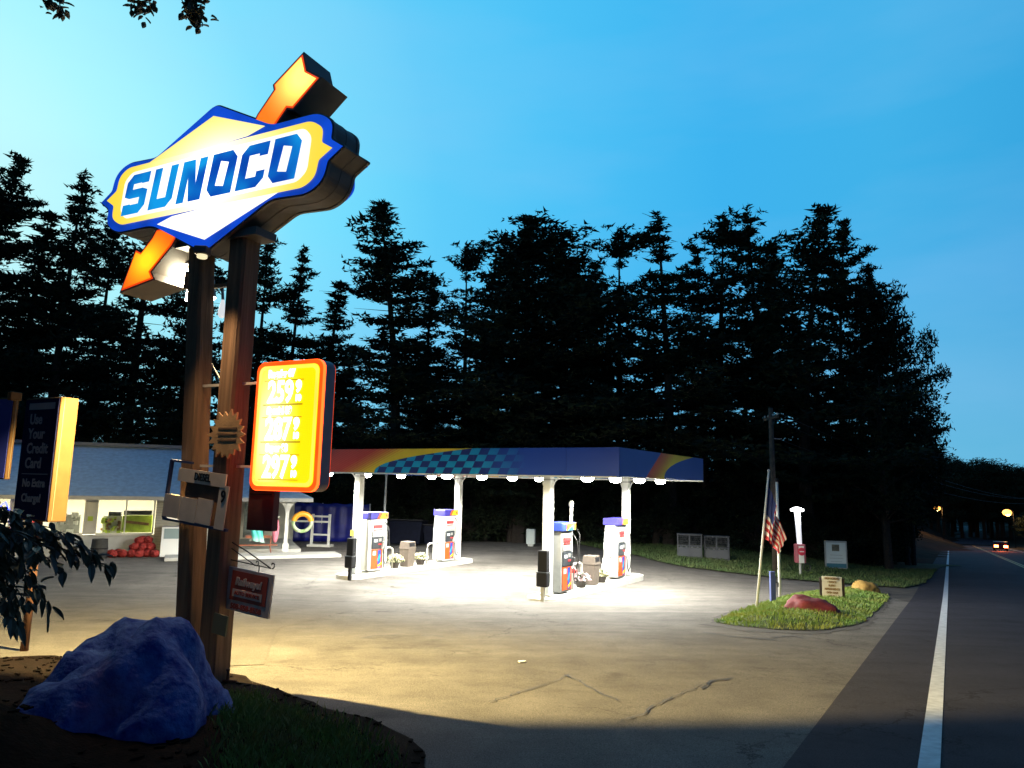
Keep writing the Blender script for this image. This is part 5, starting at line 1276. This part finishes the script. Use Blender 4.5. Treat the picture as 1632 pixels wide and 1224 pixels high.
def pine(seed, H=20.0, Rm=4.0, cb=.22, step=.62, skip=.18, ragged=.35, tdens=15, top=.75):
    rg = np.random.default_rng(seed); wood = []; cen = []; rad = []
    bend = rg.normal(size=2) * .25
    def tr(z): return np.array([bend[0] * math.sin(z / H * 3), bend[1] * math.sin(z / H * 2.5 + 1), z])
    for i in range(10): limb(wood, tr(H * i / 10), tr(H * (i + 1) / 10), .30 * (1 - i / 10.3), .30 * (1 - (i + 1) / 10.3), 7)
    z = H * cb
    sect = rg.uniform(.5, 1.25, 8)
    while z < H * .985:
        t = (z - H * cb) / (H * (1 - cb)); pr = min(1, (t + .10) / .22) * max(.05, 1 - t) ** top
        if rg.random() > skip:
            nb = rg.integers(4, 8); a0 = rg.uniform(0, 2 * PI); wl = rg.uniform(1 - ragged, 1 + ragged * .5) * 1.12
            for b in range(nb):
                a = a0 + 2 * PI * b / nb + rg.normal() * .3; Lb = max(.35, Rm * pr * wl * rg.uniform(.65, 1.12) * sect[int(a / (2 * PI) * 8) % 8])
                pit = R(2 + 34 * t ** 2) + rg.normal() * .07; dx = np.array([math.cos(a), math.sin(a), 0]); base = tr(z + rg.normal() * .1)
                def pt(s, sag=.05 * Lb): return base + dx * s * Lb * math.cos(pit) + np.array([0, 0, s * Lb * math.sin(pit) - sag * math.sin(s * PI) * 1.2 + .08 * Lb * s * s])
                limb(wood, pt(0), pt(.55), .018 + .012 * Lb, .010 + .006 * Lb, 3); limb(wood, pt(.55), pt(1), .010 + .006 * Lb, .006, 3)
                s = .30 if Lb > 1.2 else .05; perp = np.array([-dx[1], dx[0], 0])
                while s < 1.04:
                    wdt = Lb * .26 * math.sin(min(1, s) * PI * .8 + .25)
                    for q in ((-1, 0, 1) if Lb > 1.3 else (0,)):
                        if rg.random() < .10: continue
                        cen.append(pt(min(s, 1)) + perp * (q * wdt * rg.uniform(.5, 1.0)) + np.array([0, 0, .06 + rg.normal() * .04])); rad.append((.30 + .09 * Lb) * rg.uniform(.7, 1.2))
                    s += .40 / max(Lb, .8)
        else:
            if rg.random() < .5:
                a = rg.uniform(0, 6.28); limb(wood, tr(z), tr(z) + np.array([math.cos(a), math.sin(a), .05]) * rg.uniform(.5, 1.6), .03, .008, 3)
        z += step * rg.uniform(.7, 1.3) * (1 - .35 * t)
    for k in range(5): cen.append(tr(H * (.955 + .01 * k))); rad.append(.22)
    z = H * .06   # dead stubs
    while z < H * cb:
        a = rg.uniform(0, 6.28); limb(wood, tr(z), tr(z) + np.array([math.cos(a), math.sin(a), rg.uniform(-.1, .2)]) * rg.uniform(.4, 1.8), .03, .006, 3); z += .8
    return tris_mesh('crown', tufts(rg, cen, rad, tdens, .30, .24), m_need), tris_mesh('trunk', wood, m_bark)
def broad(seed, H=14.0, Rm=4.5, cb=.12, lobes=60, per=150, size=.30, flat=.7):
    rg = np.random.default_rng(seed); wood = []; cen = []; rad = []
    limb(wood, (0, 0, 0), (.2, 0, H * .5), .28, .18, 7); limb(wood, (.2, 0, H * .5), (0, .1, H * .85), .18, .05, 6)
    for k in range(lobes):
        d = rg.normal(size=3); d /= np.linalg.norm(d); r = rg.uniform(.35, 1.0) ** .5
        c = np.array([d[0] * Rm * r * .85, d[1] * Rm * r * .85, H * (.5 + cb * .5) + d[2] * H * (.5 - cb * .5) * r * .88]); cen.append(c); rad.append(rg.uniform(.7, 1.45) * Rm / 4.5)
        if k % 2 == 0: limb(wood, (.15, 0, min(H * .8, max(H * .2, c[2] - 1.5))), c, .07, .015, 4)
    return tris_mesh('crown', tufts(rg, cen, rad, per, size, flat), m_leafd), tris_mesh('trunk', wood, m_bark)
PV = [pine(11, 20, 4.0, .20, .85, .10, .45, 15, .62), pine(12, 20, 3.6, .28, 1.0, .18, .50, 15, .46), pine(13, 20, 4.6, .18, .85, .10, .40, 15, .66), pine(14, 20, 2.8, .22, .75, .12, .30, 14, .75),
      pine(15, 20, 4.0, .32, 1.2, .20, .45, 15, .50), pine(16, 20, 5.0, .15, .62, .05, .25, 16, .55)]
BV = [broad(21), broad(22, 14, 5.2, .10, 72, 150), broad(23, 14, 3.8, .08, 50, 150)]
PR = [4.0, 3.4, 4.6, 2.6, 3.8, 5.0]; BR = [4.5, 5.2, 3.8]
def plant(v, name, label, x, y, H, width, base=20.0, rr=4.0, group=None, rz=None, z=None):
    z = gh(x, y) if z is None else z
    t = thing(name, label, 'tree', (x, y, z), rnd.uniform(0, 6.28) if rz is None else rz, group)
    s = H / base; w = width / (2 * rr)
    t.scale = (w, w, s)
    for me, nm in zip(v, ('crown', 'trunk')):
        o = bpy.data.objects.new(nm, me); C.objects.link(o); o.parent = t
    return t
SK = [  # x pixel, top pixel, distance, width in m, variant, words
    (-15, 300, 44, 7, 1, 'tall pine at the photo\'s left border, cut by the frame'), (22, 258, 46, 7.5, 2, 'tall broad pine second from the left border'), (78, 345, 50, 6, 3, 'lower slim pine between the two tallest left pines'),
    (132, 278, 47, 7, 0, 'tall pine with airy layered boughs left of the lit sign'), (182, 350, 52, 6, 4, 'thin open pine just left of the lit arrow head'), (250, 300, 50, 7, 1, 'pine hidden mostly behind the lit diamond sign'),
    (335, 330, 52, 7, 2, 'pine behind the sign posts, crown below the diamond'), (425, 395, 48, 5.5, 4, 'open pine just right of the timber posts'), (482, 398, 50, 5.5, 0, 'pine above the price board, its tip left of the big bushy pine'), (540, 455, 54, 5, 3, 'small slim pine right above the price board'),
    (618, 332, 45, 9.5, 2, 'big layered pine standing first right of the lit sign'), (690, 448, 52, 4.5, 3, 'small dark pine tucked against the big layered pine'), (745, 395, 55, 5, 1, 'slim pine in the dip of the skyline'),
    (790, 425, 50, 5.5, 0, 'short pine left of the bushy-topped central pine'), (842, 350, 44, 10, 5, 'dense bushy-topped pine behind the canopy centre'), (896, 392, 47, 7, 5, 'dense pine shoulder right of the bushy-topped pine'), (945, 425, 50, 5.5, 4, 'open low pine with sky gaps right of the dense pines'),
    (987, 370, 49, 5.5, 1, 'open topped pine left of the pointed pine'), (1052, 345, 44, 7.5, 0, 'pointed dark pine above the right end of the canopy'), (1108, 400, 48, 5.5, 4, 'open pine filling the gap right of the pointed pine'),
    (1150, 350, 47, 6, 1, 'twin-topped pine, left stem'), (1190, 350, 48, 6, 4, 'twin-topped pine, right stem'), (1228, 398, 49, 5, 3, 'short slim pine between the twin pine and the tallest right pine'),
    (1300, 343, 44, 9.0, 2, 'tallest pine of the right-hand group above the utility pole'), (1345, 362, 46, 5.6, 2, 'dense pine right beside the tallest right-hand pine'), (1385, 428, 47, 5.6, 5, 'broad dark pine sloping to the right end of the wood')]
for i, (px, py, Y, wd, v, lab) in enumerate(SK):
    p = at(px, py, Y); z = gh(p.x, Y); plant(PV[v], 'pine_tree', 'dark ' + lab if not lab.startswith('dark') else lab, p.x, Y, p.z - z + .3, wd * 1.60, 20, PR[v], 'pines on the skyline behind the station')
# the rounded outer edge of the wood on the right
for (px, py, Y, wd, v, lab) in ((1422, 440, 50, 7, 1, 'broad-limbed tree bulging at the right end of the wood'), (1440, 600, 50, 5.4, 0, 'lower tree reaching out over the road at the end of the wood'), (1400, 560, 42, 7, 2, 'leafy tree in front of the right-hand pines'), (1415, 700, 54, 5, 2, 'lowest bushy tree where the wood meets the road')):
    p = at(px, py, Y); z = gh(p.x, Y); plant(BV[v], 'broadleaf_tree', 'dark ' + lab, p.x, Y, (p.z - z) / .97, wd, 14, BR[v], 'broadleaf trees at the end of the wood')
# understory: the black mass under the pines
k = 0
for (Y0, step, h0, h1, x0, x1) in ((45.5, 3.3, 5.5, 8.5, -44, 28), (50, 3.8, 7, 10.5, -50, 31), (57, 4.4, 7, 11, -58, 35)):
    x = x0
    while x < x1:
        Y = Y0 + rnd.uniform(-1.2, 1.2)
        if froad(x, Y) > 7.5:
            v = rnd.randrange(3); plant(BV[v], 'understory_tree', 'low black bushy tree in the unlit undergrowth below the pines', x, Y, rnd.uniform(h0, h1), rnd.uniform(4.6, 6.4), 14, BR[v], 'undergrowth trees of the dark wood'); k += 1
        x += step * rnd.uniform(.8, 1.2)
# bushes along the foot of the wood
BU = [broad(31, 4, 3.2, -.15, 46, 130, .24, .8), broad(32, 4, 3.0, -.15, 40, 130, .24, .8)]
for (Y0, x0, x1) in ((44.2, -40, 24), (47.5, -46, 27)):
    x = x0
    while x < x1:
        Y = Y0 + rnd.uniform(-.7, .7)
        if froad(x, Y) > 6.5 and not (x < -2 and Y < 43): plant(BU[rnd.randrange(2)], 'bush', 'black waist-high to head-high bush at the unlit foot of the wood', x, Y, rnd.uniform(2.4, 4.2), rnd.uniform(4.2, 5.6), 4, 3.1, 'bushes along the foot of the wood')
        x += 3.1 * rnd.uniform(.8, 1.2)
for (sd, lt, hh) in ((47.5, 7.0, 2.6), (50, 5.6, 3.4), (53, 5.0, 4.0), (56, 4.8, 4.4), (59, 4.8, 4.6), (62, 5.0, 5.0), (65, 5.2, 5.0), (68, 5.4, 5), (72, 5.6, 5.2), (52, 9, 4.2), (57, 9, 4.6), (62, 9.5, 5), (68, 10, 6), (77, 6, 5), (83, 6.4, 5.4), (90, 7, 6)):
    x, y = rp_(sd, lt - .9); plant(BU[rnd.randrange(2)], 'bush', 'black bush crowding the left edge of the road where the wood meets it', x, y, hh, 5.0, 4, 3.1, 'bushes at the road edge')
# second rank of pines deeper in the wood
for i in range(16):
    x = -52 + i * 5.4 + rnd.uniform(-1.5, 1.5); Y = 63 + rnd.uniform(-3, 3)
    if froad(x, Y) > 9:
        v = rnd.choice((0, 1, 3, 4)); plant(PV[v], 'pine_tree', 'dim pine of the deeper rank seen only through gaps in the front trees', x, Y, rnd.uniform(13, 17.5), rnd.uniform(6, 8), 20, PR[v], 'deeper rank of pines')
for (x, y) in ((-17, 12), (-20, 17), (-16, 5), (-13, -1), (-19, 0), (-11, -6), (-6, -9), (-14, -10), (-1, -12), (-23, 8), (-8, -14), (5, -15)):
    plant(PV[rnd.choice((0, 2, 5))], 'pine_tree', 'pine of the wood beside and behind the photographer, outside the frame', x, y, rnd.uniform(15, 19), rnd.uniform(8, 10), 20, 4.5, 'pines around the photographer')
# wood flanking the road further down and the far ridge of trees
for i in range(26):
    if i % 2 == 0: s = 66 + i * 6; lat = rnd.uniform(11, 14)
    else: s = 60 + i * 6.5; lat = -rnd.uniform(15, 18)
    x, y = rp_(s, lat); v = rnd.randrange(3)
    plant(BV[v], 'roadside_tree', ('dark tree beside the far stretch of road, on its left side' if i % 2 == 0 else 'dark tree beside the far stretch of road, on its right side'), x, y, rnd.uniform(6.5, 9) if i % 2 else rnd.uniform(8, 11), rnd.uniform(7, 9), 14, BR[v], ('trees lining the left of the far road' if i % 2 == 0 else 'trees lining the right of the far road'))
for i in range(34):
    px = 1478 + (i % 17) * 11.5 + rnd.uniform(-4, 4); Y = 205 + (i // 17) * 35 + rnd.uniform(-10, 10); py = 722 + (px - 1500) * .14 + rnd.uniform(-5, 6) + (i // 17) * -2
    p = at(px, py, Y); v = rnd.randrange(3); z = gh(p.x, Y); plant(BV[v], 'distant_tree', 'distant tree in the low dark treeline past the bend of the road', p.x, Y, max(8, p.z - z), rnd.uniform(15, 21), 14, BR[v], 'distant treeline on the right')

# ------------------------------------------------------------------ near leaves: shrub at the left and twigs hanging in at the top
m_leafn = mat('dark green leaf', (.050, .050, .026), .5, col2=(.15, .14, .09), scale=6)
m_twig = mat('brown twig', (.06, .035, .02), .8)
def leaf(mb, p, d, L_, w, droop=.3):
    d = d.normalized(); s = d.cross(Vector((rnd.uniform(-.4, .4), rnd.uniform(-.4, .4), 1))).normalized(); up = s.cross(d)
    bm = mb.bm; rows = []
    for k, ww in ((0, .12), (.25, .8), (.5, 1), (.75, .7), (1, .03)):
        c = p + d * L_ * k - Vector((0, 0, droop * L_ * k * k)); rows.append((bm.verts.new(c - s * w * ww - up * .0), bm.verts.new(c + up * -.012), bm.verts.new(c + s * w * ww)))
    for a, b in zip(rows, rows[1:]):
        for i in range(2): bm.faces.new((a[i], a[i + 1], b[i + 1], b[i]))
sx_, sy_ = -3.95, 4.75; sz = hv(sx_, sy_)
sh = thing('leafy_shrub', 'dark shrub with drooping pointed leaves reaching in from the left border', 'shrub', (sx_, sy_, sz))
stm = MB(); lv = MB()
base = Vector((0, 0, 0))
tips = [(0, 840, 4.9), (40, 838, 5.0), (85, 850, 5.1), (125, 862, 5.1), (150, 880, 5.15), (170, 905, 5.2), (95, 905, 5.0), (60, 930, 5.0), (40, 960, 5.0), (15, 985, 4.9), (-20, 900, 4.8), (60, 870, 4.7), (20, 900, 5.2), (110, 880, 5.3), (75, 960, 5.3), (5, 860, 5.3), (-30, 850, 4.9), (30, 990, 5.1), (45, 880, 5.2), (10, 930, 5.0), (-10, 960, 4.9)]
for i, (px, py, Y) in enumerate(tips):
    tip = at(px, py, Y) - Vector((sx_, sy_, sz)); mid = Vector((tip.x * .4 + rnd.uniform(-.05, .05), tip.y * .5, max(tip.z * 1.02, 1.0) + rnd.uniform(.05, .16)))
    pts = [base.lerp(mid, k / 5) * 1.0 + Vector((-.10 * math.sin(k / 5 * PI), 0, .15 * math.sin(k / 5 * PI))) for k in range(6)] + [mid.lerp(tip, k / 6) + Vector((0, 0, .06 * math.sin(k / 6 * PI))) for k in range(1, 7)]
    stm.tube(pts, .009, seg=5, r2=.003)
    for k in range(3, 12):
        p = pts[k]; dirv = (pts[min(k + 1, 11)] - pts[k - 1]).normalized()
        for s in range(4 if k > 4 else 2):
            sd = dirv.cross(Vector((0, 0, 1))).normalized() * rnd.choice((-1, 1)); d = dirv * rnd.uniform(.1, 1) + sd * rnd.uniform(.2, 1.2) + Vector((0, rnd.uniform(-.4, .4), rnd.uniform(-.9, .5)))
            leaf(lv, p + Vector((rnd.gauss(0, .02), rnd.gauss(0, .02), rnd.gauss(0, .02))), d, rnd.uniform(.08, .15), rnd.uniform(.018, .030), rnd.uniform(.1, .5))
stm.build('stems', m_twig, sh); lv.build('leaves', m_leafn, sh)
# overhanging twigs of a tree whose trunk stands behind the photographer's left
ov = thing('overhanging_branch', 'leafy twigs of an unseen tree hanging into the top left corner', 'tree branch', (-6.2, 3.0, g(-6.2, 3.0)))
stm = MB(); lv = MB(); o0 = Vector((-6.2, 3.0, g(-6.2, 3.0)))
stm.tube([(0, 0, -.2), (.1, .2, 3), (.5, .9, 6), (.9, 1.7, 8.2)], .20, seg=9, r2=.08)
joint = Vector((.9, 1.7, 8.2))
for (px, py, Y, spread) in ((80, -8, 6.2, .10), (98, 14, 6.2, .03), (228, -2, 6.0, .07), (218, 14, 6.0, .05), (310, 2, 6.0, .07), (314, 20, 6.0, .07), (306, 25, 6.0, .05)):
    tip = at(px, py, Y) - o0; mid = joint.lerp(tip, .6) + Vector((0, 0, .5))
    pts = [joint.lerp(mid, k / 5) for k in range(6)] + [mid.lerp(tip, k / 5) for k in range(1, 6)]
    stm.tube(pts, .02, seg=6, r2=.004)
    for k in range(int(520 * spread)):
        p = tip + Vector((rnd.gauss(0, spread * .6), rnd.gauss(0, spread), rnd.gauss(0, spread * .7)))
        leaf(lv, p, Vector((rnd.gauss(0, 1), rnd.gauss(0, 1), rnd.gauss(-.4, .6))), rnd.uniform(.05, .09), rnd.uniform(.018, .03), .2)
stm.build('limb', m_bark, ov); lv.build('leaves', m_leafn, ov)
# litter on the lot
p = gnd(832, 1056); o = MB().box((0, 0, .01), (.10, .07, .02), rz=.4, bev=.004).build('litter', m_wg); o.location = (p.x, p.y, p.z + .004); tag(o, 'scrap of white litter lying alone on the lot', 'litter')
